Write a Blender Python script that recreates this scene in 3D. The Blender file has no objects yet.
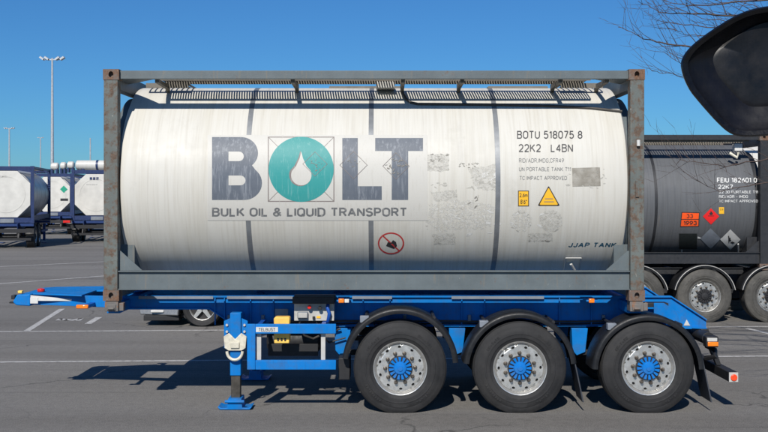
import bpy, bmesh, math, random
from mathutils import Vector, Matrix
random.seed(7)
S = bpy.context.scene
COL = S.collection
PI = math.pi
# ------------------------------------------------------------------ camera, sky, sun, exposure
F, CD, CH, CX, HY = 1038.0, 11.6, 2.45, 384.0, 194.0      # focal length (px of 768), distance, height, centre, horizon
cam = bpy.data.cameras.new('camera'); cam_o = bpy.data.objects.new('camera', cam); COL.objects.link(cam_o)
cam.sensor_fit = 'HORIZONTAL'; cam.sensor_width = 36.0; cam.lens = 36.0 * F / 768.0
cam.shift_y = -(216.0 - HY) / 768.0
cam.clip_start = 0.05; cam.clip_end = 6000
cam_o.location = (0, -CD, CH); cam_o.rotation_euler = (math.radians(90), 0, 0)
S.camera = cam_o
LIGHT = Vector((0.24, 1.20, -1.0)).normalized()
el = math.asin(-LIGHT.z); az = math.atan2(-LIGHT.x, -LIGHT.y)
w = bpy.data.worlds.new('World'); S.world = w; w.use_nodes = True
nt = w.node_tree; bg = nt.nodes['Background']
sky = nt.nodes.new('ShaderNodeTexSky'); sky.sky_type = 'NISHITA'; sky.sun_disc = False
sky.sun_elevation = el; sky.sun_rotation = az % (2 * PI)
sky.altitude = 0; sky.air_density = 1.0; sky.dust_density = 0.1; sky.ozone_density = 1.6
tint = nt.nodes.new('ShaderNodeMix'); tint.data_type = 'RGBA'; tint.blend_type = 'MULTIPLY'; tint.inputs[0].default_value = 1.0
tint.inputs[7].default_value = (0.27, 0.665, 1.14, 1)      # a clear, deep blue northern sky
nt.links.new(sky.outputs[0], tint.inputs[6]); nt.links.new(tint.outputs[2], bg.inputs['Color'])
bg.inputs['Strength'].default_value = 0.073
sun = bpy.data.lights.new('sun', 'SUN'); sun.energy = 5.0; sun.angle = math.radians(0.53); sun.color = (1.0, 0.955, 0.88)
sun_o = bpy.data.objects.new('sun', sun); COL.objects.link(sun_o)
sun_o.rotation_euler = LIGHT.to_track_quat('-Z', 'Y').to_euler(); sun_o.location = (-6, -20, 25)
S.view_settings.view_transform = 'Standard'; S.view_settings.look = 'None'
S.view_settings.exposure = 0.0; S.view_settings.gamma = 1.0; S.view_settings.use_curve_mapping = False
S.cycles.max_bounces = 8; S.cycles.transparent_max_bounces = 12

# ------------------------------------------------------------------ measuring helpers
def X(px, Y=0.0): return (px - CX) * (CD + Y) / F
def Z(py, Y=0.0): return CH - (py - HY) * (CD + Y) / F
def W(px, py, Y=0.0): return (X(px, Y), Y, Z(py, Y))

# ------------------------------------------------------------------ materials
def new_mat(name):
    m = bpy.data.materials.new(name); m.use_nodes = True
    return m, m.node_tree.nodes, m.node_tree.links, m.node_tree.nodes['Principled BSDF']
def mixc(N, L, fac, a, b):
    n = N.new('ShaderNodeMix'); n.data_type = 'RGBA'
    for sock, v in ((0, fac), (6, a), (7, b)):
        if hasattr(v, 'links') or hasattr(v, 'is_linked'): L.new(v, n.inputs[sock])
        else: n.inputs[sock].default_value = v if not isinstance(v, tuple) else (*v, 1) if len(v) == 3 else v
    return n.outputs[2]
def coord(N, L, scale=(1, 1, 1), kind='Object'):
    t = N.new('ShaderNodeTexCoord'); mp = N.new('ShaderNodeMapping'); mp.inputs['Scale'].default_value = scale
    L.new(t.outputs[kind], mp.inputs[0]); return mp.outputs[0]
def noise(N, L, vec, scale, detail=4, rough=0.55, ramp=None):
    n = N.new('ShaderNodeTexNoise'); n.inputs['Scale'].default_value = scale
    n.inputs['Detail'].default_value = detail; n.inputs['Roughness'].default_value = rough
    L.new(vec, n.inputs['Vector']); o = n.outputs['Fac']
    if ramp:
        r = N.new('ShaderNodeMapRange'); r.inputs[1].default_value, r.inputs[2].default_value = ramp[0], ramp[1]
        if len(ramp) > 2: r.inputs[3].default_value, r.inputs[4].default_value = ramp[2], ramp[3]
        L.new(o, r.inputs[0]); o = r.outputs[0]
    return o
def math_n(N, L, op, a, b):
    n = N.new('ShaderNodeMath'); n.operation = op; n.use_clamp = True
    for i, v in enumerate((a, b)):
        if hasattr(v, 'is_linked'): L.new(v, n.inputs[i])
        else: n.inputs[i].default_value = v
    return n.outputs[0]
def bump(N, L, P, h, strength=0.3, dist=0.01):
    b = N.new('ShaderNodeBump'); b.inputs['Strength'].default_value = strength; b.inputs['Distance'].default_value = dist
    L.new(h, b.inputs['Height']); L.new(b.outputs[0], P.inputs['Normal'])
def plain(name, col, rough=0.5, metal=0.0, var=0.18, scale=6.0, bmp=0.0, spec=0.5):
    m, N, L, P = new_mat(name)
    v = coord(N, L)
    f = noise(N, L, v, scale, 5, 0.6, (0.3, 0.7))
    c = mixc(N, L, f, tuple(x * (1 - var) for x in col), tuple(min(1, x * (1 + var)) for x in col))
    L.new(c, P.inputs['Base Color']); P.inputs['Roughness'].default_value = rough; P.inputs['Metallic'].default_value = metal
    P.inputs['Specular IOR Level'].default_value = spec
    r = noise(N, L, v, scale * 3, 3, 0.6, (0.3, 0.7, max(0.03, rough - 0.08), min(1, rough + 0.1))); L.new(r, P.inputs['Roughness'])
    if bmp: bump(N, L, P, noise(N, L, v, 40, 4), bmp, 0.004)
    return m
def rusty(name, col, amount, rough=0.55, rust=(0.16, 0.07, 0.03)):
    """worn painted steel: faded paint, rust blotches, pale scuffs"""
    m, N, L, P = new_mat(name)
    v = coord(N, L)
    fade = noise(N, L, v, 3.2, 6, 0.65, (0.3, 0.72))
    c = mixc(N, L, fade, tuple(x * 0.82 for x in col), tuple(x * 1.18 for x in col))
    vs = coord(N, L, (26, 26, 3.2))
    drip = noise(N, L, vs, 1.0, 4, 0.6, (0.58, 0.78, 0, 0.55))
    c = mixc(N, L, drip, c, (0.20, 0.16, 0.11))
    n1 = noise(N, L, v, 9, 8, 0.72, (1.0 - amount - 0.07, 1.0 - amount + 0.05))
    rc = mixc(N, L, noise(N, L, v, 45, 4, 0.7, (0.3, 0.7)), rust, tuple(x * 2.1 for x in rust))
    c = mixc(N, L, n1, c, rc)
    sc = noise(N, L, coord(N, L, (1, 1, 0.45)), 34, 5, 0.7, (0.66, 0.72, 0, 0.75))
    sc = math_n(N, L, 'MULTIPLY', sc, min(1, amount * 2.0))
    c = mixc(N, L, sc, c, (0.42, 0.41, 0.36))
    L.new(c, P.inputs['Base Color'])
    r = N.new('ShaderNodeMapRange'); r.inputs[3].default_value = rough; r.inputs[4].default_value = 0.9
    L.new(n1, r.inputs[0]); L.new(r.outputs[0], P.inputs['Roughness'])
    bump(N, L, P, noise(N, L, v, 60, 4, 0.7), 0.25, 0.004)
    return m
def tank_mat(name, col, streak, grime, rough=0.38, gr=0.5, spec=0.5):
    m, N, L, P = new_mat(name)
    v = coord(N, L)
    vs = coord(N, L, (34, 1.1, 1.1)); vs2 = coord(N, L, (9, 0.6, 0.6))
    a = noise(N, L, vs, 1.0, 5, 0.65, (0.47, 0.75, 0, 0.6))
    b = noise(N, L, vs2, 1.0, 4, 0.6, (0.42, 0.72, 0, 0.6))
    c = mixc(N, L, b, col, tuple(x * y for x, y in zip(col, (0.90, 0.88, 0.83))))
    c = mixc(N, L, a, c, streak)
    k = noise(N, L, v, 2.3, 7, 0.7, (0.60, 0.76, 0, gr))
    c = mixc(N, L, k, c, grime)
    rs = noise(N, L, coord(N, L, (60, 1.6, 1.6)), 1.0, 3, 0.6, (0.73, 0.80, 0, 0.7))
    rm = noise(N, L, v, 1.7, 2, 0.5, (0.52, 0.62))
    c = mixc(N, L, math_n(N, L, 'MULTIPLY', rs, rm), c, (0.42, 0.27, 0.12))
    L.new(c, P.inputs['Base Color']); P.inputs['Roughness'].default_value = rough; P.inputs['Specular IOR Level'].default_value = spec
    L.new(noise(N, L, v, 5, 4, 0.6, (0.3, 0.7, rough - 0.06, rough + 0.15)), P.inputs['Roughness'])
    bump(N, L, P, noise(N, L, v, 1.6, 3, 0.5), 0.25, 0.02)
    return m
def decal_mat(name, col, worn=0.3, under=(0.47, 0.455, 0.42), rough=0.45, streaky=True, keep=None):
    """printed vinyl with vertical wear streaks; keep < 1 lets the surface below show through torn places"""
    m, N, L, P = new_mat(name)
    v = coord(N, L)
    a = noise(N, L, coord(N, L, (42, 42, 2.0) if streaky else (6, 6, 6)), 1.0, 5, 0.65, (0.66 - worn * 0.35, 0.86 - worn * 0.2, 0, 0.85))
    f = noise(N, L, v, 12, 6, 0.7, (0.35, 0.7, 0, 0.35))
    c = mixc(N, L, f, col, tuple(x * 0.75 + y * 0.25 for x, y in zip(col, under)))
    c = mixc(N, L, a, c, under)
    L.new(c, P.inputs['Base Color']); P.inputs['Roughness'].default_value = rough; P.inputs['Specular IOR Level'].default_value = 0.2
    if keep is not None:
        t = N.new('ShaderNodeBsdfTransparent'); mx = N.new('ShaderNodeMixShader')
        k = noise(N, L, v, 26, 7, 0.75, (keep - 0.05, keep + 0.05))
        L.new(k, mx.inputs[0]); L.new(t.outputs[0], mx.inputs[1]); L.new(P.outputs[0], mx.inputs[2])
        L.new(mx.outputs[0], N['Material Output'].inputs['Surface'])
    return m

M = {}
M['frame'] = rusty('frame_paint', (0.104, 0.126, 0.134), 0.33, 0.55, (0.085, 0.055, 0.038))
M['post'] = rusty('post_paint', (0.110, 0.124, 0.115), 0.465, 0.6, (0.072, 0.048, 0.034))
M['casting'] = rusty('casting_steel', (0.13, 0.105, 0.09), 0.50, 0.7, (0.10, 0.055, 0.034))
M['lock'] = rusty('twist_lock_steel', (0.14, 0.13, 0.12), 0.42, 0.6)
M['tank'] = tank_mat('tank_white', (0.578, 0.560, 0.508), (0.43, 0.40, 0.34), (0.41, 0.39, 0.34), 0.48, 0.4, 0.3)
M['strap'] = plain('strap_steel', (0.20, 0.21, 0.22), 0.45, 0.3)
M['grating'] = plain('grating_steel', (0.17, 0.155, 0.13), 0.7, 0.2)
M['hose'] = plain('dark_rubber_hose', (0.05, 0.045, 0.04), 0.6)
def chassis_paint(name, col):
    m, N, L, P = new_mat(name)
    v = coord(N, L)
    c = mixc(N, L, noise(N, L, v, 2.2, 5, 0.6, (0.3, 0.7)), tuple(x * 0.84 for x in col), (col[0] + 0.006, col[1] * 1.12, col[2] * 1.08))
    dust = noise(N, L, v, 6.5, 7, 0.72, (0.47, 0.74, 0, 0.5)); c = mixc(N, L, dust, c, (0.075, 0.085, 0.10))
    run = noise(N, L, coord(N, L, (30, 30, 1.6)), 1.0, 4, 0.65, (0.60, 0.80, 0, 0.45)); c = mixc(N, L, run, c, (0.035, 0.05, 0.075))
    chip = noise(N, L, v, 22, 6, 0.75, (0.695, 0.715)); c = mixc(N, L, chip, c, mixc(N, L, noise(N, L, v, 90, 2, 0.5, (0.4, 0.6)), (0.10, 0.05, 0.03), (0.17, 0.16, 0.15)))
    L.new(c, P.inputs['Base Color']); P.inputs['Specular IOR Level'].default_value = 0.16
    L.new(noise(N, L, v, 8, 5, 0.7, (0.3, 0.75, 0.32, 0.72)), P.inputs['Roughness'])
    bump(N, L, P, noise(N, L, v, 35, 4, 0.7), 0.12, 0.004)
    return m
M['blue'] = chassis_paint('blue_paint', (0.001, 0.168, 0.52))
M['bluedark'] = plain('deep_blue_paint', (0.008, 0.07, 0.34), 0.4, 0, 0.15, 4)
M['hub'] = chassis_paint('hub_blue', (0.002, 0.165, 0.54))
def rubber(name, col, dustc, amt):
    m, N, L, P = new_mat(name)
    oi = N.new('ShaderNodeObjectInfo'); t = N.new('ShaderNodeTexCoord'); mp = N.new('ShaderNodeMapping'); L.new(t.outputs['Object'], mp.inputs[0])
    mm = N.new('ShaderNodeMath'); mm.operation = 'MULTIPLY'; mm.inputs[1].default_value = 37.0; L.new(oi.outputs['Random'], mm.inputs[0]); L.new(mm.outputs[0], mp.inputs['Location'])
    v = mp.outputs[0]
    c = mixc(N, L, noise(N, L, v, 5, 5, 0.65, (0.3, 0.7)), tuple(x * 0.75 for x in col), tuple(x * 1.25 for x in col))
    c = mixc(N, L, noise(N, L, v, 3.2, 7, 0.75, (0.45, 0.80, 0, amt)), c, dustc)
    c = mixc(N, L, noise(N, L, v, 46, 4, 0.8, (0.66, 0.74, 0, 0.45)), c, dustc)
    L.new(c, P.inputs['Base Color']); P.inputs['Roughness'].default_value = 0.72; P.inputs['Specular IOR Level'].default_value = 0.35
    bump(N, L, P, noise(N, L, v, 60, 4, 0.7), 0.25, 0.004)
    return m
M['tyre'] = rubber('tyre_rubber', (0.019, 0.019, 0.020), (0.062, 0.058, 0.053), 0.42)
M['oldtyre'] = rubber('dusty_tyre_rubber', (0.060, 0.058, 0.053), (0.14, 0.132, 0.118), 0.75)
M['alloy'] = plain('polished_alloy', (0.62, 0.61, 0.58), 0.34, 0.75, 0.10, 10)
M['dullalloy'] = plain('dull_alloy', (0.5, 0.49, 0.46), 0.42, 0.8, 0.3, 14)
M['nut'] = plain('nut_steel', (0.10, 0.085, 0.07), 0.45, 0.5)
M['black'] = plain('black_steel', (0.014, 0.014, 0.016), 0.6)
M['guard'] = plain('mudguard_plastic', (0.011, 0.0115, 0.013), 0.45, 0, 0.35, 8, 0, 0.35)
M['flap'] = plain('mudflap_rubber', (0.035, 0.04, 0.05), 0.7)
M['grey'] = plain('grey_plastic', (0.18, 0.20, 0.23), 0.5)
M['lgrey'] = plain('pale_grey_metal', (0.47, 0.46, 0.43), 0.5)
M['cream'] = plain('cream_paint', (0.58, 0.545, 0.44), 0.5, 0, 0.2, 20)
M['yellow'] = plain('yellow_plastic', (0.86, 0.52, 0.10), 0.5)
M['amber'] = plain('amber_lens', (0.85, 0.20, 0.015), 0.2)
M['red'] = plain('red_lens', (0.62, 0.02, 0.015), 0.25)
M['redorange'] = plain('red_orange_reflector', (0.85, 0.07, 0.02), 0.25)
M['white'] = plain('white_paint', (0.60, 0.595, 0.57), 0.5)
M['leg'] = plain('greasy_steel', (0.085, 0.075, 0.062), 0.4, 0.5, 0.4, 10)
M['ink'] = plain('black_print', (0.025, 0.025, 0.028), 0.5)
M['fadeink'] = decal_mat('faded_grey_print', (0.13, 0.135, 0.14), 0.35)
M['logo'] = decal_mat('faded_slate_print', (0.108, 0.124, 0.150), 0.40, (0.34, 0.36, 0.385))
M['teal'] = decal_mat('faded_teal_print', (0.035, 0.27, 0.26), 0.32, (0.20, 0.41, 0.39))
M['panel'] = decal_mat('white_vinyl', (0.535, 0.52, 0.478), 0.34, (0.45, 0.43, 0.38))
M['line'] = decal_mat('thin_brown_print', (0.20, 0.17, 0.16), 0.3)
M['residue'] = decal_mat('sticker_residue', (0.41, 0.395, 0.355), 0.3, (0.46, 0.44, 0.40), 0.7, False, 0.57)
M['residue2'] = decal_mat('grimy_sticker_residue', (0.27, 0.25, 0.215), 0.35, (0.42, 0.40, 0.36), 0.7, False, 0.53)
M['yprint'] = decal_mat('yellow_print', (0.85, 0.47, 0.03), 0.1, (0.7, 0.5, 0.2))
M['rprint'] = decal_mat('red_print', (0.45, 0.03, 0.03), 0.15)
M['tealink'] = plain('dark_teal_print', (0.01, 0.07, 0.12), 0.4)

# ------------------------------------------------------------------ mesh helpers
class MB:
    def __init__(s): s.v = []; s.f = []
    def add(s, vs, fs):
        o = len(s.v); s.v += [tuple(p) for p in vs]; s.f += [tuple(i + o for i in f) for f in fs]; return s
    def box(s, x0, x1, y0, y1, z0, z1):
        return s.add([(x, y, z) for x in (x0, x1) for y in (y0, y1) for z in (z0, z1)],
                     [(0, 1, 3, 2), (4, 6, 7, 5), (0, 4, 5, 1), (2, 3, 7, 6), (0, 2, 6, 4), (1, 5, 7, 3)])
    def prism(s, poly, y0, y1):                       # polygon in XZ, extruded along Y
        n = len(poly)
        vs = [(p[0], y0, p[1]) for p in poly] + [(p[0], y1, p[1]) for p in poly]
        fs = [tuple(range(n)), tuple(range(2 * n - 1, n - 1, -1))] + [(i, (i + 1) % n, n + (i + 1) % n, n + i) for i in range(n)]
        return s.add(vs, fs)
    def prismx(s, poly, x0, x1):                      # polygon in YZ, extruded along X
        n = len(poly)
        vs = [(x0, p[0], p[1]) for p in poly] + [(x1, p[0], p[1]) for p in poly]
        fs = [tuple(range(n)), tuple(range(2 * n - 1, n - 1, -1))] + [(i, (i + 1) % n, n + (i + 1) % n, n + i) for i in range(n)]
        return s.add(vs, fs)
    def tube(s, pts, r, n=8, cap=True):
        pts = [Vector(p) for p in pts]; rs = r if isinstance(r, (list, tuple)) else [r] * len(pts)
        rings = []; up = None
        for i, p in enumerate(pts):
            d = (pts[min(i + 1, len(pts) - 1)] - pts[max(i - 1, 0)]).normalized()
            if up is None: up = Vector((0, 0, 1)) if abs(d.z) < 0.9 else Vector((1, 0, 0))
            a = d.cross(up).normalized(); up = a.cross(d).normalized()
            rings.append([p + (a * math.cos(t) + up * math.sin(t)) * rs[i] for t in (2 * PI * k / n for k in range(n))])
        vs = [q for rg in rings for q in rg]; fs = []
        for i in range(len(rings) - 1):
            for k in range(n):
                fs.append((i * n + k, i * n + (k + 1) % n, (i + 1) * n + (k + 1) % n, (i + 1) * n + k))
        if cap: fs += [tuple(range(n))[::-1], tuple(range((len(rings) - 1) * n, len(rings) * n))]
        return s.add(vs, fs)
    def lathe(s, prof, axis='Y', c=(0, 0, 0), n=48, a0=0, a1=2 * PI, caps=True):
        """prof: (along axis, radius)"""
        full = abs(a1 - a0 - 2 * PI) < 1e-6; m = n if full else n + 1
        vs = []
        for (t, r) in prof:
            for k in range(m):
                a = a0 + (a1 - a0) * k / n
                q = (math.cos(a) * r, math.sin(a) * r)
                vs.append((q[0] + c[0], t + c[1], q[1] + c[2]) if axis == 'Y' else (t + c[0], q[0] + c[1], q[1] + c[2]) if axis == 'X' else (q[0] + c[0], q[1] + c[1], t + c[2]))
        fs = []
        for i in range(len(prof) - 1):
            for k in range(n):
                fs.append((i * m + k, i * m + (k + 1) % m, (i + 1) * m + (k + 1) % m, (i + 1) * m + k))
        if full and caps:
            if prof[0][1] > 1e-4: fs.append(tuple(range(m))[::-1])
            if prof[-1][1] > 1e-4: fs.append(tuple(range((len(prof) - 1) * m, len(prof) * m)))
        return s.add(vs, fs)
    def mesh(s, name, smooth=35):
        me = bpy.data.meshes.new(name); me.from_pydata(s.v, [], s.f); me.update()
        b = bmesh.new(); b.from_mesh(me)
        bmesh.ops.remove_doubles(b, verts=b.verts, dist=1e-5)
        bmesh.ops.recalc_face_normals(b, faces=b.faces); b.to_mesh(me); b.free()
        if smooth:
            for p in me.polygons: p.use_smooth = True
            me.set_sharp_from_angle(angle=math.radians(smooth))
        return me
    def build(s, name, mat, parent=None, origin=None, bevel=0.0, smooth=35, kind=None):
        if origin is not None:
            ox, oy, oz = origin; s.v = [(a - ox, b - oy, c - oz) for a, b, c in s.v]
        return link(name, s.mesh(name, smooth), mat, parent, bevel, kind)
def link(name, me, mat, parent=None, bevel=0.0, kind=None):
    if mat and not me.materials: me.materials.append(M[mat] if isinstance(mat, str) else mat)
    o = bpy.data.objects.new(name, me); COL.objects.link(o); o.parent = parent
    if bevel:
        b = o.modifiers.new('bevel', 'BEVEL'); b.width = bevel; b.segments = 2; b.limit_method = 'ANGLE'; b.angle_limit = math.radians(40)
    if kind: o['kind'] = kind
    return o
def tag(o, label, cat, group=None, kind=None):
    o['label'] = label; o['category'] = cat
    if group: o['group'] = group
    if kind: o['kind'] = kind
    return o
def empty(name, loc=(0, 0, 0), rz=0.0):
    o = bpy.data.objects.new(name, None); COL.objects.link(o); o.location = loc; o.rotation_euler = (0, 0, rz); o.empty_display_size = 0.3
    return o
def struct(o): o['kind'] = 'structure'; return o

# ------------------------------------------------------------------ ground and painted markings
def asphalt():
    m, N, L, P = new_mat('asphalt')
    v = coord(N, L)
    def mul(c, f):
        n = N.new('ShaderNodeMix'); n.data_type = 'RGBA'; n.blend_type = 'MULTIPLY'; n.inputs[0].default_value = 1
        L.new(c, n.inputs[6]); L.new(f, n.inputs[7]); return n.outputs[2]
    c = mixc(N, L, noise(N, L, v, 0.16, 5, 0.6, (0.3, 0.7)), (0.160, 0.154, 0.147), (0.194, 0.187, 0.178))
    lanes = noise(N, L, coord(N, L, (0.05, 0.85, 1)), 1.0, 3, 0.5, (0.44, 0.66, 0, 0.7)); c = mixc(N, L, lanes, c, (0.132, 0.125, 0.117))      # traffic-polished lanes
    tyre = noise(N, L, coord(N, L, (0.10, 5.5, 1)), 1.0, 4, 0.6, (0.60, 0.70, 0, 0.5)); c = mixc(N, L, tyre, c, (0.085, 0.082, 0.078))          # rubber marks
    oil = noise(N, L, v, 0.9, 6, 0.7, (0.64, 0.74, 0, 0.6)); c = mixc(N, L, oil, c, (0.085, 0.082, 0.078))
    drip = noise(N, L, v, 4.5, 3, 0.5, (0.74, 0.77, 0, 0.6)); c = mixc(N, L, drip, c, (0.06, 0.058, 0.056))
    mid = mixc(N, L, noise(N, L, v, 11, 4, 0.7, (0.3, 0.7)), (0.86, 0.86, 0.86), (1.13, 1.13, 1.12)); c = mul(c, mid)
    sp = mixc(N, L, noise(N, L, v, 70, 3, 0.85, (0.32, 0.68)), (0.50, 0.50, 0.50), (1.52, 1.50, 1.46)); c = mul(c, sp)
    st = noise(N, L, v, 130, 2, 0.6, (0.68, 0.74, 0, 0.7)); c = mixc(N, L, st, c, (0.34, 0.33, 0.31))                                          # pale stones
    wn = N.new('ShaderNodeTexNoise'); wn.inputs['Scale'].default_value = 1.3; wn.inputs['Detail'].default_value = 7; L.new(v, wn.inputs['Vector'])
    wv = N.new('ShaderNodeVectorMath'); wv.operation = 'ADD'; L.new(v, wv.inputs[0]); L.new(wn.outputs['Color'], wv.inputs[1])
    vo = N.new('ShaderNodeTexVoronoi'); vo.feature = 'DISTANCE_TO_EDGE'; vo.inputs['Scale'].default_value = 0.30; L.new(wv.outputs[0], vo.inputs['Vector'])
    cr = N.new('ShaderNodeMapRange'); cr.inputs[1].default_value = 0.0; cr.inputs[2].default_value = 0.007; cr.inputs[3].default_value = 0.75; cr.inputs[4].default_value = 0
    L.new(vo.outputs['Distance'], cr.inputs[0])
    gate = noise(N, L, v, 0.33, 2, 0.5, (0.47, 0.58)); c = mixc(N, L, math_n(N, L, 'MULTIPLY', cr.outputs[0], gate), c, (0.045, 0.044, 0.042))
    L.new(c, P.inputs['Base Color']); P.inputs['Roughness'].default_value = 0.9; P.inputs['Specular IOR Level'].default_value = 0.3
    bump(N, L, P, noise(N, L, v, 90, 3, 0.8), 0.7, 0.008)
    return m
def road_paint():
    m, N, L, P = new_mat('worn_road_paint')
    v = coord(N, L)
    k = noise(N, L, v, 14, 6, 0.75, (0.50, 0.62, 0, 0.85))
    k2 = noise(N, L, v, 0.7, 3, 0.6, (0.35, 0.7, 0.1, 0.55))
    c = mixc(N, L, k2, (0.52, 0.51, 0.49), (0.30, 0.29, 0.28)); c = mixc(N, L, k, c, (0.14, 0.135, 0.13))
    L.new(c, P.inputs['Base Color']); P.inputs['Roughness'].default_value = 0.8
    return m
M['asphalt'] = asphalt(); M['paint'] = road_paint()
g = MB(); R_ = 2500.0
g.add([(-R_, -60, 0), (R_, -60, 0), (R_, R_, 0), (-R_, R_, 0)], [(0, 1, 2, 3)])
struct(g.build('ground', 'asphalt', smooth=0))
def gp(px, py):                                     # point of the ground seen at a pixel of the photograph
    d = CH * F / (py - HY); return Vector(((px - CX) * d / F, d - CD, 0))
def stripe(a, b, wd=0.10, z=0.004):
    d = (b - a).normalized(); n = Vector((-d.y, d.x, 0)) * wd / 2; up = Vector((0, 0, z))
    return struct(MB().add([a - n + up, b - n + up, b + n + up, a + n + up], [(0, 1, 2, 3)]).build('parking_line', 'paint', smooth=0))
d1 = gp(740, 356.5) - gp(40, 362); stripe(gp(40, 362) - d1 * 1.2, gp(740, 356.5) + d1 * 1.2)
d2 = gp(735, 327) - gp(30, 331.6); stripe(gp(30, 331.6) - d2 * 1.2, gp(735, 327) + d2 * 1.2)
stripe(gp(25, 332) + Vector((0, 0.06, 0)), gp(62, 309), 0.12)
stripe(gp(88, 324), gp(99, 317.3), 0.13)
stripe(gp(0, 283.8) * 1.0 + (gp(0, 283.8) - gp(102, 276.2)) * 2, gp(102, 276.2) + (gp(102, 276.2) - gp(0, 283.8)) * 2, 0.15)
stripe(gp(0, 266.7) + (gp(0, 266.7) - gp(102, 261.9)) * 2, gp(102, 261.9) + (gp(102, 261.9) - gp(0, 266.7)) * 2, 0.15)
stripe(gp(747, 328.6), gp(768, 333.5) + (gp(768, 333.5) - gp(747, 328.6)) * 2, 0.11)
nm = MB()                                            # the painted bay number, lying on the ground
for a, b in (((58, 320.6), (61, 318.8)), ((61, 318.8), (66, 320.4)), ((66, 320.4), (70, 319.2)), ((70.5, 320.8), (75, 319.8)), ((75, 319.8), (81, 318.6)), ((81, 318.6), (78, 320.8))):
    a = gp(*a); b = gp(*b); d = (b - a).normalized(); n = Vector((-d.y, d.x, 0)) * 0.05; up = Vector((0, 0, 0.004))
    nm.add([a - n + up, b - n + up, b + n + up, a + n + up], [(0, 1, 2, 3)])
struct(nm.build('bay_number', 'paint', smooth=0))

# ------------------------------------------------------------------ decals wrapped on a tank barrel
class Cyl:
    def __init__(s, ay, az, r): s.ay, s.az, s.r = ay, az, r
    def hit(s, px, py, off):                         # the point of the barrel that the photograph shows at a pixel
        dx, dz = (px - CX) / F, -(py - HY) / F
        R = s.r + off; oy, oz = -CD - s.ay, CH - s.az
        a = 1 + dz * dz; b = 2 * (oy + oz * dz); c = oy * oy + oz * oz - R * R
        t = (-b - math.sqrt(max(0, b * b - 4 * a * c))) / (2 * a)
        return (dx * t, -CD + t, CH + dz * t)
def flat_fill(outlines):
    b = bmesh.new()
    for o in outlines:
        vs = [b.verts.new((p[0], p[1], 0)) for p in o]
        for i in range(len(vs)): b.edges.new((vs[i], vs[(i + 1) % len(vs)]))
    bmesh.ops.triangle_fill(b, use_beauty=True, edges=b.edges[:]); return b
def wrap(b, cyl, off, name, mat, parent, origin, step=4.0):
    ys = [v.co.y for v in b.verts]; y = math.floor(min(ys) / step) * step + step
    while y < max(ys):
        bmesh.ops.bisect_plane(b, geom=b.verts[:] + b.edges[:] + b.faces[:], plane_co=(0, y, 0), plane_no=(0, 1, 0)); y += step
    for v in b.verts: v.co = Vector(cyl.hit(v.co.x, v.co.y, off + v.co.z)) - Vector(origin)
    for f in b.faces:
        f.normal_update()
        if f.normal.y > 0: f.normal_flip()
    me = bpy.data.meshes.new(name); b.to_mesh(me); b.free()
    for p in me.polygons: p.use_smooth = True
    return link(name, me, mat, parent, kind='stuff' if 'lettering' in name else None)
def circ(cx, cy, rx, ry=None, n=48): return [(cx + rx * math.cos(2 * PI * k / n), cy + (ry or rx) * math.sin(2 * PI * k / n)) for k in range(n)]
def rect(x0, y0, x1, y1): return [(x0, y0), (x1, y0), (x1, y1), (x0, y1)]
def dia(cx, cy, a, b=None): b = b or a; return [(cx - a, cy), (cx, cy - b), (cx + a, cy), (cx, cy + b)]
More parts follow.
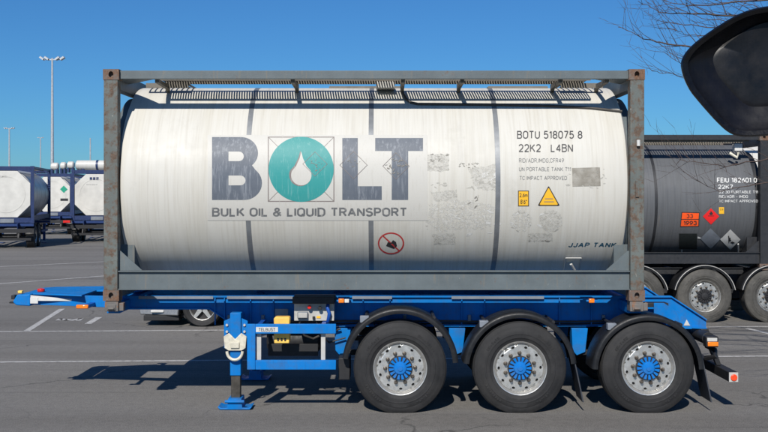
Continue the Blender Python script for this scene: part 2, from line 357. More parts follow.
# plain sans stroke lettering: every glyph is a set of strokes in a box of height 1 (bold, even strokes, mitred)
def _a(cx, cy, rx, ry, a0, a1, n=12): return [(cx + rx * math.cos(math.radians(a0 + (a1 - a0) * k / n)), cy + ry * math.sin(math.radians(a0 + (a1 - a0) * k / n))) for k in range(n + 1)]
_o = _a(.29, .69, .29, .31, 0, 180) + _a(.29, .31, .29, .31, 180, 360) + [(.58, .69)]
GL = {
 'A': (.66, [[(0, 0), (.33, 1), (.66, 0)], [(.12, .33), (.54, .33)]]),
 'B': (.58, [[(0, .54), (.34, .54)] + _a(.34, .77, .21, .23, -90, 90) + [(0, 1), (0, 0), (.35, 0)] + _a(.35, .27, .23, .27, -90, 90)]),
 'C': (.58, [_a(.29, .67, .29, .33, 15, 180) + _a(.29, .33, .29, .33, 180, 345)]),
 'D': (.60, [[(0, 0), (.26, 0)] + _a(.26, .34, .34, .34, -90, 0) + _a(.26, .66, .34, .34, 0, 90) + [(0, 1), (0, 0), (.1, 0)]]),
 'E': (.50, [[(.50, 1), (0, 1), (0, 0), (.50, 0)], [(0, .52), (.45, .52)]]),
 'F': (.48, [[(.48, 1), (0, 1), (0, 0)], [(0, .50), (.42, .50)]]),
 'G': (.60, [_a(.30, .67, .30, .33, 15, 180) + _a(.30, .33, .30, .33, 180, 360) + [(.60, .47), (.34, .47)]]),
 'H': (.58, [[(0, 0), (0, 1)], [(.58, 0), (.58, 1)], [(0, .52), (.58, .52)]]),
 'I': (.0, [[(0, 0), (0, 1)]]),
 'J': (.42, [[(.42, 1), (.42, .25)] + _a(.21, .22, .21, .22, 0, -180)]),
 'K': (.58, [[(0, 0), (0, 1)], [(.56, 1), (.03, .40)], [(.20, .58), (.60, 0)]]),
 'L': (.46, [[(0, 1), (0, 0), (.46, 0)]]),
 'M': (.72, [[(0, 0), (0, 1), (.36, .25), (.72, 1), (.72, 0)]]),
 'N': (.58, [[(0, 0), (0, 1), (.58, 0), (.58, 1)]]),
 'O': (.62, [[(x * 1.07, y) for x, y in _o]]),
 'P': (.54, [[(0, 0), (0, 1), (.30, 1)] + _a(.30, .73, .24, .27, 90, -90) + [(0, .46)]]),
 'Q': (.62, [[(x * 1.07, y) for x, y in _o], [(.38, .24), (.64, -.04)]]),
 'R': (.56, [[(0, 0), (0, 1), (.32, 1)] + _a(.32, .75, .23, .25, 90, -90) + [(0, .50)], [(.30, .50), (.57, 0)]]),
 'S': (.54, [_a(.27, .75, .26, .25, 20, 180, 10) + _a(.27, .74, .26, .22, 180, 250, 6) + _a(.27, .26, .27, .26, 70, -160, 16)]),
 'T': (.58, [[(0, 1), (.58, 1)], [(.29, 1), (.29, 0)]]),
 'U': (.58, [[(0, 1), (0, .29)] + _a(.29, .29, .29, .29, 180, 360) + [(.58, 1)]]),
 'V': (.62, [[(0, 1), (.31, 0), (.62, 1)]]),
 'W': (.86, [[(0, 1), (.22, 0), (.43, .9), (.64, 0), (.86, 1)]]),
 '0': (.54, [[(x * .93, y) for x, y in _o]]),
 '1': (.24, [[(0, .78), (.22, 1), (.22, 0)]]),
 '2': (.54, [_a(.27, .72, .26, .28, 165, -20) + [(.46, .47), (0, 0), (.55, 0)]]),
 '3': (.54, [_a(.27, .76, .24, .24, 160, -75) + _a(.27, .27, .27, .27, 75, -160)]),
 '4': (.56, [[(.42, 0), (.42, 1), (0, .28), (.58, .28)]]),
 '5': (.54, [[(.50, 1), (.09, 1), (.04, .50)] + _a(.26, .32, .28, .32, 125, -150)]),
 '6': (.54, [[(.46, 1), (.14, .62)] + _a(.27, .30, .27, .30, 150, -215, 20)]),
 '7': (.52, [[(0, 1), (.52, 1), (.17, 0)]]),
 '8': (.54, [_a(.27, .765, .23, .235, 0, 360, 18), _a(.27, .27, .27, .27, 0, 360, 18)]),
 '9': (.54, [[(.08, 0), (.40, .38)] + _a(.27, .70, .27, .30, -30, 330, 20)]),
 '&': (.68, [[(.68, 0), (.16, .66)] + _a(.31, .80, .18, .20, 215, -40) + [(.12, .40)] + _a(.25, .25, .25, .25, 150, 300) + [(.62, .50)]]),
 '/': (.34, [[(0, -.05), (.34, 1.05)]]), '-': (.34, [[(0, .42), (.34, .42)]]), ',': (.06, [[(.05, .08), (0, -.14)]]), "'": (.02, [[(0, 1), (0, .72)]]), '"': (.2, [[(0, 1), (0, .72)], [(.18, 1), (.18, .72)]]),
 'm': (.72, [[(0, 0), (0, .62), (.30, .62), (.36, .52), (.36, 0)], [(.36, .5), (.44, .62), (.66, .62), (.72, .52), (.72, 0)]]),
}
def ribbon(b, pts, t):
    clean = [pts[0]]
    for p in pts[1:]:
        if math.hypot(p[0] - clean[-1][0], p[1] - clean[-1][1]) > 1e-3: clean.append(p)
    closed = math.hypot(clean[0][0] - clean[-1][0], clean[0][1] - clean[-1][1]) < 2e-3 and len(clean) > 3
    if closed: clean = clean[:-1]
    n = len(clean); L_, R_2 = [], []
    def nrm(a, c):
        dx, dy = c[0] - a[0], c[1] - a[1]; l = math.hypot(dx, dy) or 1; return (-dy / l, dx / l)
    for i, p in enumerate(clean):
        n0 = nrm(clean[i - 1], p) if (i > 0 or closed) else None; n1 = nrm(p, clean[(i + 1) % n]) if (i < n - 1 or closed) else None
        n0 = n0 or n1; n1 = n1 or n0
        mx, my = n0[0] + n1[0], n0[1] + n1[1]; l2 = max(mx * mx + my * my, 1.3); k = t / l2
        L_.append(b.verts.new((p[0] + mx * k, p[1] + my * k, 0))); R_2.append(b.verts.new((p[0] - mx * k, p[1] - my * k, 0)))
    for i in range(n if closed else n - 1):
        j = (i + 1) % n
        try: b.faces.new((L_[i], R_2[i], R_2[j], L_[j]))
        except ValueError: pass
def split_sharp(pts):
    out = [[pts[0]]]
    for i in range(1, len(pts)):
        out[-1].append(pts[i])
        if i < len(pts) - 1:
            a, p, c = pts[i - 1], pts[i], pts[i + 1]
            d0 = Vector((p[0] - a[0], p[1] - a[1])); d1 = Vector((c[0] - p[0], c[1] - p[1]))
            if d0.length > 1e-4 and d1.length > 1e-4 and d0.angle(d1) > math.radians(100): out.append([p])
    return out
def text_bm(txt, weight=0.13, space=0.24):
    """lettering mesh; strokes of one glyph lie a hair apart so that no faces coincide"""
    b = bmesh.new(); x = 0.0; out = []
    for ch in txt:
        if ch == ' ': x += 0.42; continue
        wd, strokes = GL[ch]
        for si, st in enumerate([q_ for st_ in strokes for q_ in split_sharp(st_)]):
            n0 = len(b.verts); ribbon(b, [(x + p[0], p[1] * (1 - weight) + weight / 2) for p in st], weight); b.verts.ensure_lookup_table()
            for v in b.verts[n0:]: v.co.z = si * 0.0004
        x += wd + space
    return b, -weight / 2, x - space + weight / 2
def text_px(txt, x0, x1, y0, y1, cyl, off, name, mat, parent, origin, bold=0.13, space=0.24, skew=0.0):
    """lettering fitted into a pixel box (y0 = top, y1 = base line), one part per word"""
    _, xa, xb = text_bm(txt, bold, space); _.free(); cur = 0.0; obs = []
    for wi, wd in enumerate(txt.split(' ')):
        if wd == '': cur += 0.42; continue
        b, _1, wx = text_bm(wd, bold, space)
        for v in b.verts:
            u = (v.co.x + cur - xa) / (xb - xa)
            v.co = Vector((x0 + u * (x1 - x0) + v.co.y * skew, y1 + v.co.y * (y0 - y1), v.co.z))
        obs.append(wrap(b, cyl, off, name, mat, parent, origin)); cur += wx - bold / 2 + space + 0.42
    return obs

# ------------------------------------------------------------------ tank container builder (local: x length, y width, z up)
def casting_mesh(sx, sy, sz):
    """corner casting with recessed apertures; built about its outer corner, extending inwards"""
    b = MB(); a, d, h = 0.178, 0.162, 0.118
    y0 = 0.0; cx, cz = a / 2, h / 2
    out = [(0, 0), (a, 0), (a, h), (0, h)]
    hole = [(cx + 0.028 * math.cos(t), cz + 0.036 * math.sin(t)) for t in (2 * PI * k / 16 for k in range(16))]
    fb = flat_fill([out, hole])
    vs = [v.co.copy() for v in fb.verts]; fb.verts.index_update()
    fs = [tuple(v.index for v in f.verts) for f in fb.faces]; fb.free()
    b.add([(v.x, 0, v.y) for v in vs], fs)
    n = len(hole)
    b.add([(p[0], 0, p[1]) for p in hole] + [(p[0], 0.05, p[1]) for p in hole], [(i, (i + 1) % n, n + (i + 1) % n, n + i) for i in range(n)] + [tuple(range(n, 2 * n))])
    b.add([(0, 0, 0), (a, 0, 0), (a, 0, h), (0, 0, h), (0, d, 0), (a, d, 0), (a, d, h), (0, d, h)], [(0, 1, 5, 4), (3, 7, 6, 2), (0, 4, 7, 3), (1, 2, 6, 5), (4, 5, 6, 7)])
    b.v = [(x * sx, y * sy, z * sz) for x, y, z in b.v]
    return b.mesh('corner_casting', 0)
CAST = {}
def container(name, loc, rz, mats, r=1.182, zc=1.315, straps=(-1.42, -0.035, 1.39), diag=False, detail=True, half=2.84, slat=0.03, ring_=True):
    fr, po, ca, tk, st = mats
    L2, W2, H = 3.029, 1.219, 2.591
    root = empty(name, loc, rz); bv = 0.006 if detail else 0
    for sx in (-1, 1):
        for sy in (-1, 1):
            for sz in (0, 1):
                key = (-sx, -sy, 1 - 2 * sz)
                if key not in CAST: CAST[key] = casting_mesh(*key)
                me = CAST[key] if ca == 'casting' else CAST[key].copy()
                if ca != 'casting': me.materials.clear()
                o = link('corner_casting', me, ca, root); o.location = (sx * L2, sy * W2, sz * H)
            xo = sx * (L2 - 0.006); xi = sx * (L2 - 0.162)
            MB().box(min(xo, xi), max(xo, xi), min(sy * (W2 - 0.006), sy * (W2 - 0.14)), max(sy * (W2 - 0.006), sy * (W2 - 0.14)), 0.116, H - 0.116).build('post', po, root, bevel=bv)
        # end frame beams
        x0, x1 = sorted((sx * (L2 - 0.02), sx * (L2 - 0.13)))
        MB().box(x0, x1, -W2 + 0.15, W2 - 0.15, H - 0.21, H - 0.015).build('top_end_beam', fr, root, bevel=bv)
        MB().box(x0, x1, -W2 + 0.15, W2 - 0.15, 0.02, 0.24).build('bottom_end_beam', fr, root, bevel=bv)
        if diag:
            for sy in (-1, 1):
                for zz in (0, 1):
                    k = 0.62; a = (sy * (W2 - 0.13), (H - 0.19 - k) if zz else 0.22 + k); b = (sy * (W2 - 0.13 - k), (H - 0.19) if zz else 0.22)
                    q = 0.10
                    MB().prismx([(a[0], a[1]), (b[0], b[1]), (b[0] - sy * q * 1.2, b[1]), (a[0], a[1] - q * 1.2 * (1 if zz else -1))], x0 + 0.012, x1 - 0.012).build('corner_brace', fr, root)
    for sy in (-1, 1):
        yo = sy * (W2 - 0.012)
        a, b = sorted((sy * (W2 - 0.045), sy * (W2 - 0.105)))
        MB().box(-L2 + 0.15, L2 - 0.15, a, b, H - 0.106, H - 0.010).build('top_side_rail', fr, root, bevel=bv)
        # bottom rail: a channel, web near the outside, flanges above and below
        m = MB(); zt, zb = 0.335, 0.122
        o1 = yo; w1 = yo - sy * 0.034; w2 = yo - sy * 0.05; o2 = yo - sy * 0.10
        def bb(ya, yb, z0, z1): m.box(-L2 + 0.165, L2 - 0.165, min(ya, yb), max(ya, yb), z0, z1)
        bb(w1, w2, zb + 0.012, zt - 0.012); bb(o1, o2, zt - 0.012, zt); bb(o1, o2, zb, zb + 0.012)
        m.build('bottom_side_rail', fr, root)
        for sx in (-1, 1):                                        # corner gusset plates and saddle plates
            xa = sx * (L2 - 0.158); yy = sorted((yo - sy * 0.06, yo - sy * 0.072))
            MB().prism([(xa, zt + 0.001), (xa, zt + 0.22), (xa - sx * 0.02, zt + 0.22), (xa - sx * 0.265, zt + 0.001)], *yy).build('gusset_plate', fr, root)
    # tank
    prof = []
    e = half
    for t in (0.0, 0.25, 0.5, 0.75, 1.0):
        prof.append((-e - 0.155 * (1 - t ** 2.2) ** 0.5 if t < 1 else -e, (r - 0.10) * t if t < 1 else r - 0.10))
    prof = [(-e - 0.16, 0.0), (-e - 0.15, 0.4), (-e - 0.12, 0.75), (-e - 0.075, r - 0.18), (-e - 0.03, r - 0.07), (-e - 0.012, r - 0.03), (-e - 0.002, r - 0.008), (-e + 0.02, r)]
    n2 = 26
    body = prof + [(-e + 0.02 + (2 * e - 0.04) * k / n2, r) for k in range(1, n2)] + [(-a, b) for a, b in reversed(prof)]
    tank = MB().lathe(body, 'X', (0, 0, zc), 192).build('tank', tk, root, smooth=40)
    for x in straps:
        MB().lathe([(x - 0.028, r - 0.002), (x - 0.028, r + 0.0025), (x + 0.028, r + 0.0025), (x + 0.028, r - 0.002)], 'X', (0, 0, zc), 96, caps=False).build('strap', st, tank, smooth=30)
    for sx in (-1, 1) if ring_ else ():                           # collar between tank and end frame
        x0, x1 = sorted((sx * (e + 0.05), sx * (L2 - 0.05)))
        MB().lathe([(x0, r - 0.24), (x0, r - 0.13), (x1, r - 0.13), (x1, r - 0.24)], 'X', (0, 0, zc), 64, caps=False).build('support_ring', fr, root)
        for sy in (-1, 1):
            MB().prismx([(sy * 0.55, 0.22), (sy * 0.95, 0.22), (sy * 0.95, 0.62), (sy * 0.8, 0.55)], *sorted((sx * (L2 - 0.09), sx * (e - 0.1)))).build('saddle', fr, root)
    return root, tank
def walkway(root, x0, x1, y0, y1, z, mat, slat=0.03, name='walkway', edge=0.05):
    m = MB(); n = int((x1 - x0) / slat)
    for k in range(n + 1):
        x = x0 + (x1 - x0) * k / n
        m.box(x - 0.0065, x + 0.0065, y0 + 0.012, y1 - 0.012, z - 0.022, z)
    m.box(x0, x1, y0, y0 + 0.012, z - edge, z + 0.006); m.box(x0, x1, y1 - 0.012, y1, z - edge, z + 0.006)
    return m.build(name, mat, root, smooth=0)

# ================================================================== the near tank container
C0 = (-0.112, 1.219, 1.255)
near, tank = container('tank_container', C0, 0, ('frame', 'post', 'casting', 'tank', 'strap'))
tag(near, 'large off-white tank container in a worn grey frame on the blue trailer', 'tank container')
CY = Cyl(1.219, 1.255 + 1.315, 1.182)
def loc(p): return (p[0] - C0[0], p[1] - C0[1], p[2] - C0[2])
# top walkway hardware
for sx in (-1, 1):
    for sy in (-1, 1):
        pts_ = [(sx * 2.895, sy * 1.105), (sx * 2.50, sy * 1.105), (sx * 2.895, sy * 0.60)]
        MB().add([(x, y, 2.485) for x, y in pts_] + [(x, y, 2.497) for x, y in pts_], [(0, 1, 2), (5, 4, 3), (0, 3, 4, 1), (1, 4, 5, 2), (2, 5, 3, 0)]).build('corner_plate', 'frame', near)
wk = walkway(near, -2.48, 2.48, -1.219 + 0.29, -1.219 + 0.70, 2.545, 'grating')
walkway(near, -0.55, 0.35, -0.20, 0.55, 2.50, 'grating', name='manway_platform', edge=0.075)
walkway(near, 1.38, 2.10, -0.20, 0.55, 2.50, 'grating', name='valve_platform', edge=0.075)
walkway(near, -2.70, -2.20, -0.55, 0.9, 2.50, 'grating', 0.06, name='end_platform')
walkway(near, 2.20, 2.70, -0.55, 0.9, 2.50, 'grating', 0.06, name='end_platform')
for px in (158, 293, 403, 462, 560, 606):
    x = X(px, 0.2) - C0[0]
    b = MB(); b.prismx([(-1.075, 2.494), (-0.46, 2.494), (-0.46, 2.40), (-0.52, 2.44), (-1.075, 2.455)], x - 0.022, x + 0.022)
    b.build('walkway_bracket', 'grating', near)
MB().box(0.02, 0.24, -0.62, -0.30, 2.44, 2.52).build('hatch_box', 'lgrey', near, bevel=0.01)
hp = [CY.hit(px, py, 0.012) for px, py in ((406, 99), (411, 102.5), (418, 104), (455, 104.3), (500, 104.8), (550, 106), (590, 108), (622, 111.5))]
hp = [(hp[0][0] - 0.05, hp[0][1] + 0.02, hp[0][2] + 0.09)] + hp
MB().tube(hp, 0.016, 8).build('drain_hose', 'hose', near, C0)
# placard latch at the bottom of the tank
lb = MB()
for a, b in (((566, 258), (581, 258)), ((581, 258), (579, 270)), ((566, 258), (564, 270))):
    lb.tube([CY.hit(*a, 0.02), CY.hit(*b, 0.02)], 0.007, 6)
lb.tube([CY.hit(571, 264, 0.03), CY.hit(575, 271, 0.05)], 0.016, 8); lb.build('drain_latch', 'lgrey', near, C0)
# door seal bits on right post
MB().tube([W(638.5, 140, -0.012), W(638.5, 146, -0.014)], 0.02, 8).build('seal_knob', 'white', near, C0)
MB().box(X(635.5), X(639.0), -0.008, 0.01, Z(197), Z(181)).build('post_plate', 'post', near, C0)
# --- sticker panel and lettering
O8 = 0.0034
wrap(flat_fill([rect(207.5, 135, 427.5, 220.5)]), CY, 0.0032, 'sticker_panel', 'panel', tank, C0)
def arc(cx, cy, rx, ry, a0, a1, n=14): return [(cx + rx * math.cos(math.radians(a0 + (a1 - a0) * k / n)), cy + ry * math.sin(math.radians(a0 + (a1 - a0) * k / n))) for k in range(n + 1)]
Bo = [(212, 137), (240, 137)] + arc(241, 153, 17, 16, -90, 50) + arc(244, 183, 18, 17, -50, 90) + [(212, 200)]
Bh1 = [(228.5, 151.5)] + arc(239, 156.3, 4.8, 4.8, -90, 90, 8) + [(228.5, 161.1)]
Bh2 = [(228.5, 175.5)] + arc(240.5, 180.4, 5, 4.9, -90, 90, 8) + [(228.5, 185.3)]
wrap(flat_fill([Bo, Bh1, Bh2]), CY, O8 + 0.0008, 'logo_letter', 'logo', tank, C0)
wrap(flat_fill([[(342.3, 138), (357.8, 138), (357.8, 186.2), (381.8, 186.2), (381.8, 200), (342.3, 200)]]), CY, O8 + 0.0008, 'logo_letter', 'logo', tank, C0)
wrap(flat_fill([[(375.2, 138), (423, 138), (423, 151), (408.2, 151), (408.2, 200), (391.7, 200), (391.7, 151), (375.2, 151)]]), CY, O8 + 0.00066, 'logo_letter', 'logo', tank, C0)
wrap(flat_fill([rect(267.8, 136.6, 334.4, 201.8), rect(268.8, 137.5, 333.4, 200.9)]), CY, O8 + 0.0006, 'logo_frame', 'line', tank, C0)
for a in ((268.8, 137.5, 1, 1), (333.4, 137.5, -1, 1), (268.8, 200.9, 1, -1), (333.4, 200.9, -1, -1)):
    x, y, sx, sy = a
    wrap(flat_fill([[(x, y + 0.4 * sy), (x + 0.4 * sx, y), (x + 9.6 * sx, y + 9.2 * sy), (x + 9.2 * sx, y + 9.6 * sy)]]), CY, O8 + 0.0006, 'logo_corner_line', 'line', tank, C0)
wrap(flat_fill([circ(301.1, 169.3, 32.6, 32.6, 64)]), CY, O8 + 0.0014, 'logo_disc', 'teal', tank, C0)
def drop(cx, top, bot, hw, n=20):
    rr = hw; cy = bot - rr; pts = [(cx, top)]
    right = [(cx + hw * 0.16, top + (cy - top) * 0.28), (cx + hw * 0.52, top + (cy - top) * 0.62)]
    return pts + right + arc(cx, cy, rr, rr * 1.0, -25, 205, n) + [(2 * cx - x, y) for x, y in reversed(right)]
wrap(flat_fill([drop(300.3, 150.6, 186.2, 11.2)]), CY, O8 + 0.0022, 'logo_drop_outline', 'line', tank, C0)
wrap(flat_fill([drop(301.3, 151.5, 185.4, 10.2)]), CY, O8 + 0.0030, 'logo_drop', 'panel', tank, C0)
T = lambda *a, **k: text_px(*a, **k, parent=tank, origin=C0, cyl=CY)
T('BULK OIL & LIQUID TRANSPORT', 212, 407.3, 207.6, 216.6, off=O8 + 0.0008, name='slogan_lettering', mat='fadeink', bold=0.19, space=0.27)
T('BOTU 518075 8', 517, 582.5, 130.8, 138.8, off=0.0012, name='number_lettering', mat='ink', bold=0.15, space=0.25)
T('22K2   L4BN', 518.5, 573, 144, 152.2, off=0.0012, name='number_lettering', mat='ink', bold=0.15, space=0.25)
T('RID/ADR,IMDG,CFR49', 519, 564, 158.3, 162.6, off=0.0012, name='approval_lettering', mat='fadeink')
T('UN PORTABLE TANK T11', 519, 571, 167.2, 171.2, off=0.0012, name='approval_lettering', mat='fadeink')
T('TC IMPACT APPROVED', 519.5, 567, 176, 180, off=0.0012, name='approval_lettering', mat='fadeink')
D = lambda outs, off, name, mat: wrap(flat_fill(outs), CY, off, name, mat, tank, C0)
D([rect(518, 190.6, 529, 206.4)], 0.0012, 'height_sign', 'ink'); D([rect(518.8, 191.4, 528.2, 205.6)], 0.0019, 'height_sign_face', 'yprint')
T('2,6m', 519.4, 527.6, 193.2, 197.2, off=0.0026, name='height_lettering', mat='ink', bold=0.16); T("8'6\"", 520.4, 526.8, 199.6, 204, off=0.0026, name='height_lettering', mat='ink', bold=0.16)
tri = lambda k: [(549, 186.4 + 1.9 * k), (559.6 - 1.7 * k, 205.2 - 0.95 * k), (558.5 - 1.5 * k, 206 - 1.1 * k), (539 + 1.5 * k, 206 - 1.1 * k), (538 + 1.7 * k, 205.2 - 0.95 * k), (548.2, 186.4 + 1.9 * k)]
D([tri(0)], 0.0012, 'warning_sign', 'ink'); D([tri(1.0)], 0.0019, 'warning_sign_face', 'yprint')
D([rect(545, 198.4, 553, 199.2)], 0.0026, 'warning_line', 'line'); D([rect(544, 201.4, 554, 202.2)], 0.0026, 'warning_line', 'line')
D([circ(391, 243.4, 13.2, 11.0, 40), circ(391, 243.4, 11.7, 9.6, 40)], 0.00126, 'prohibition_ring', 'rprint')
D([[(382, 236), (383.2, 235.2), (400, 250.6), (398.8, 251.4)]], 0.00126, 'prohibition_bar', 'rprint')
D([[(386, 246), (388, 242), (391, 243), (393, 240), (396, 242), (397, 246), (394, 249), (390, 247.5)]], 0.00120, 'prohibition_symbol', 'ink')
T('JJAP TANK', 568, 615.5, 242.6, 247.2, off=0.0012, name='maker_lettering', mat='tealink', bold=0.19, skew=1.6, space=0.34)
# remains of removed placards: thin outlines and torn scraps of film
for cx_, cy_, a_ in ((315, 164, 12.5), (353.5, 165, 14), (396, 166, 13.5)):
    D([dia(cx_, cy_, a_), dia(cx_, cy_, a_ - 0.55)], 0.0072, 'placard_outline', 'line')
M['scrapA'] = decal_mat('torn_film_grey', (0.40, 0.385, 0.345), 0.4, (0.47, 0.455, 0.41), 0.7, False, 0.42)
M['scrapB'] = decal_mat('torn_film_dark', (0.22, 0.205, 0.18), 0.4, (0.38, 0.365, 0.33), 0.7, False, 0.42)
M['scrapC'] = decal_mat('pale_glue', (0.62, 0.61, 0.575), 0.4, (0.56, 0.54, 0.49), 0.6, False, 0.40)
rs_ = random.Random(21)
M['ghostA'] = decal_mat('sticker_ghost_grey', (0.505, 0.488, 0.44), 0.6, (0.55, 0.533, 0.485), 0.7, False, 0.45)
M['ghostB'] = decal_mat('sticker_ghost_pale', (0.59, 0.575, 0.53), 0.4, (0.55, 0.535, 0.485), 0.6, False, 0.52)
def ghost(poly, mat, j=1.0, off=0.0008):
    o_ = []
    for (xa_, ya_), (xb_, yb_) in zip(poly, poly[1:] + poly[:1]):
        n_ = max(2, int(math.hypot(xb_ - xa_, yb_ - ya_) / 2.2))
        for k in range(n_): o_.append((xa_ + (xb_ - xa_) * k / n_ + rs_.uniform(-j, j), ya_ + (yb_ - ya_) * k / n_ + rs_.uniform(-j, j)))
    D([o_], off, 'sticker_ghost', mat)
ghost(rect(423, 154.5, 449, 171), 'ghostA', 0.5); ghost([(468, 168), (497, 164), (498, 192), (476, 188)], 'ghostA', 1.2); ghost([(430, 192), (456, 190), (458, 200), (436, 202)], 'ghostA', 1.0)
ghost([(428, 204), (470, 200), (496, 206), (490, 228), (440, 232), (428, 224)], 'ghostB', 1.4); ghost(circ(521, 221, 11, 11, 14), 'ghostB', 0.8); ghost(circ(551, 221, 12, 11, 14), 'ghostA', 0.8); ghost(rect(528, 233, 553, 241.5), 'ghostA', 0.7); ghost([(432, 234), (455, 233), (456, 244), (434, 245)], 'ghostA', 0.8)
def scraps(x0, y0, x1, y1, n, mat, sz, off=0.0012, shape=None, slant=0.0):
    b = bmesh.new()
    for k in range(n):
        for _ in range(30):
            x, y = rs_.uniform(x0, x1), rs_.uniform(y0, y1)
            if shape is None or shape(x, y): break
        L_ = sz * rs_.uniform(0.3, 1.5); hh = L_ * rs_.uniform(0.12, 0.5); m_ = rs_.randint(6, 9); an = rs_.gauss(slant, 0.45); vs = []
        for q_ in range(m_):
            t = 2 * PI * q_ / m_; ra = rs_.uniform(0.45, 1.15)
            u, v_ = math.cos(t) * L_ * ra, math.sin(t) * hh * ra
            vs.append(b.verts.new((x + u * math.cos(an) - v_ * math.sin(an), y + u * math.sin(an) + v_ * math.cos(an), k * 0.00003)))
        b.faces.new(vs)
    bmesh.ops.triangulate(b, faces=b.faces[:])
    o = wrap(b, CY, off, 'torn_sticker_scraps', mat, tank, C0); o['kind'] = 'stuff'
dd_ = lambda cx, cy, a: (lambda x, y: abs(x - cx) + abs(y - cy) < a)
scraps(384, 154, 408, 178, 26, 'scrapB', 1.7, 0.0074, dd_(396, 166, 11)); scraps(345, 155, 362, 172, 12, 'scrapB', 1.4, 0.0074, dd_(354, 163, 8)); scraps(308, 154, 326, 172, 14, 'scrapB', 1.2, 0.0074, dd_(317, 163, 9))
scraps(423, 154.5, 448, 171, 30, 'scrapA', 2.6); scraps(431, 156, 440, 164, 16, 'scrapB', 1.3); scraps(423, 154, 449, 155.5, 10, 'scrapB', 1.4); scraps(447.5, 154, 449.5, 171, 9, 'scrapB', 0.9, slant=1.5)
scraps(459, 163, 479, 168, 22, 'scrapB', 1.4); scraps(470, 168, 497, 190, 30, 'scrapA', 2.6); scraps(480, 172, 496, 186, 12, 'scrapC', 3.2)
scraps(430, 183, 446, 188, 9, 'scrapA', 2.0); scraps(440, 193, 456, 199, 12, 'scrapA', 1.8); scraps(452, 206, 462, 212, 8, 'scrapA', 1.6); scraps(458, 214, 472, 220, 7, 'scrapA', 1.4)
scraps(468, 196, 478, 208, 6, 'scrapB', 2.2, slant=-0.9); scraps(432, 236, 454, 244, 14, 'scrapA', 1.8); scraps(426, 190, 428, 232, 10, 'scrapA', 1.1, slant=1.5)
cc_ = lambda cx, cy, a: (lambda x, y: a * 0.55 < math.hypot(x - cx, y - cy) < a)
scraps(510, 210, 532, 232, 16, 'scrapA', 1.6, shape=cc_(521, 221, 11)); scraps(540, 210, 562, 232, 18, 'scrapA', 1.8, shape=cc_(551, 221, 11)); scraps(512, 212, 560, 230, 12, 'scrapC', 3.0)
scraps(528, 234, 553, 241.5, 12, 'scrapA', 1.6); scraps(528, 240.6, 553, 241.8, 10, 'scrapB', 1.5, slant=0); scraps(455, 205, 500, 235, 10, 'scrapC', 3.5, slant=0.3)
pts = []
for x, y in ((569, 167.6), (604, 166.8), (604.8, 172), (606, 178), (603.5, 186.5), (585, 187.2), (569.5, 186.4), (571, 180), (568, 174)): pts.append((x, y))
M['brownpatch'] = decal_mat('brown_worn_sticker', (0.19, 0.172, 0.14), 0.95, (0.40, 0.38, 0.335), 0.7, False, 0.38)
D([[(572, 168), (600, 167.2), (600.6, 186), (572.5, 186.6)]], 0.0022, 'brown_sticker', 'brownpatch'); scraps(567, 167, 606, 188, 30, 'scrapA', 2.0)

# ================================================================== wheels
def disc_with_holes(ro, ri, holes, y, depth):
    """flat annulus in XZ at y with oval hand holes"""
    outs = [[(ro * math.cos(2 * PI * k / 60), ro * math.sin(2 * PI * k / 60)) for k in range(60)], [(ri * math.cos(2 * PI * k / 40), ri * math.sin(2 * PI * k / 40)) for k in range(40)]]
    for (a, rad, h1, h2) in holes:
        cx, cz = rad * math.cos(a), rad * math.sin(a); e1 = (math.cos(a), math.sin(a)); e2 = (-e1[1], e1[0])
        outs.append([(cx + e1[0] * h1 * math.cos(t) + e2[0] * h2 * math.sin(t), cz + e1[1] * h1 * math.cos(t) + e2[1] * h2 * math.sin(t)) for t in (2 * PI * k / 14 for k in range(14))])
    fb = flat_fill(outs); fb.verts.index_update(); b = MB()
    b.add([(v.co.x, y, v.co.y) for v in fb.verts], [tuple(v.index for v in f.verts) for f in fb.faces]); fb.free()
    for o in outs[2:]:
        n = len(o); b.add([(p[0], y, p[1]) for p in o] + [(p[0], y + depth, p[1]) for p in o], [(i, (i + 1) % n, n + (i + 1) % n, n + i) for i in range(n)])
    return b
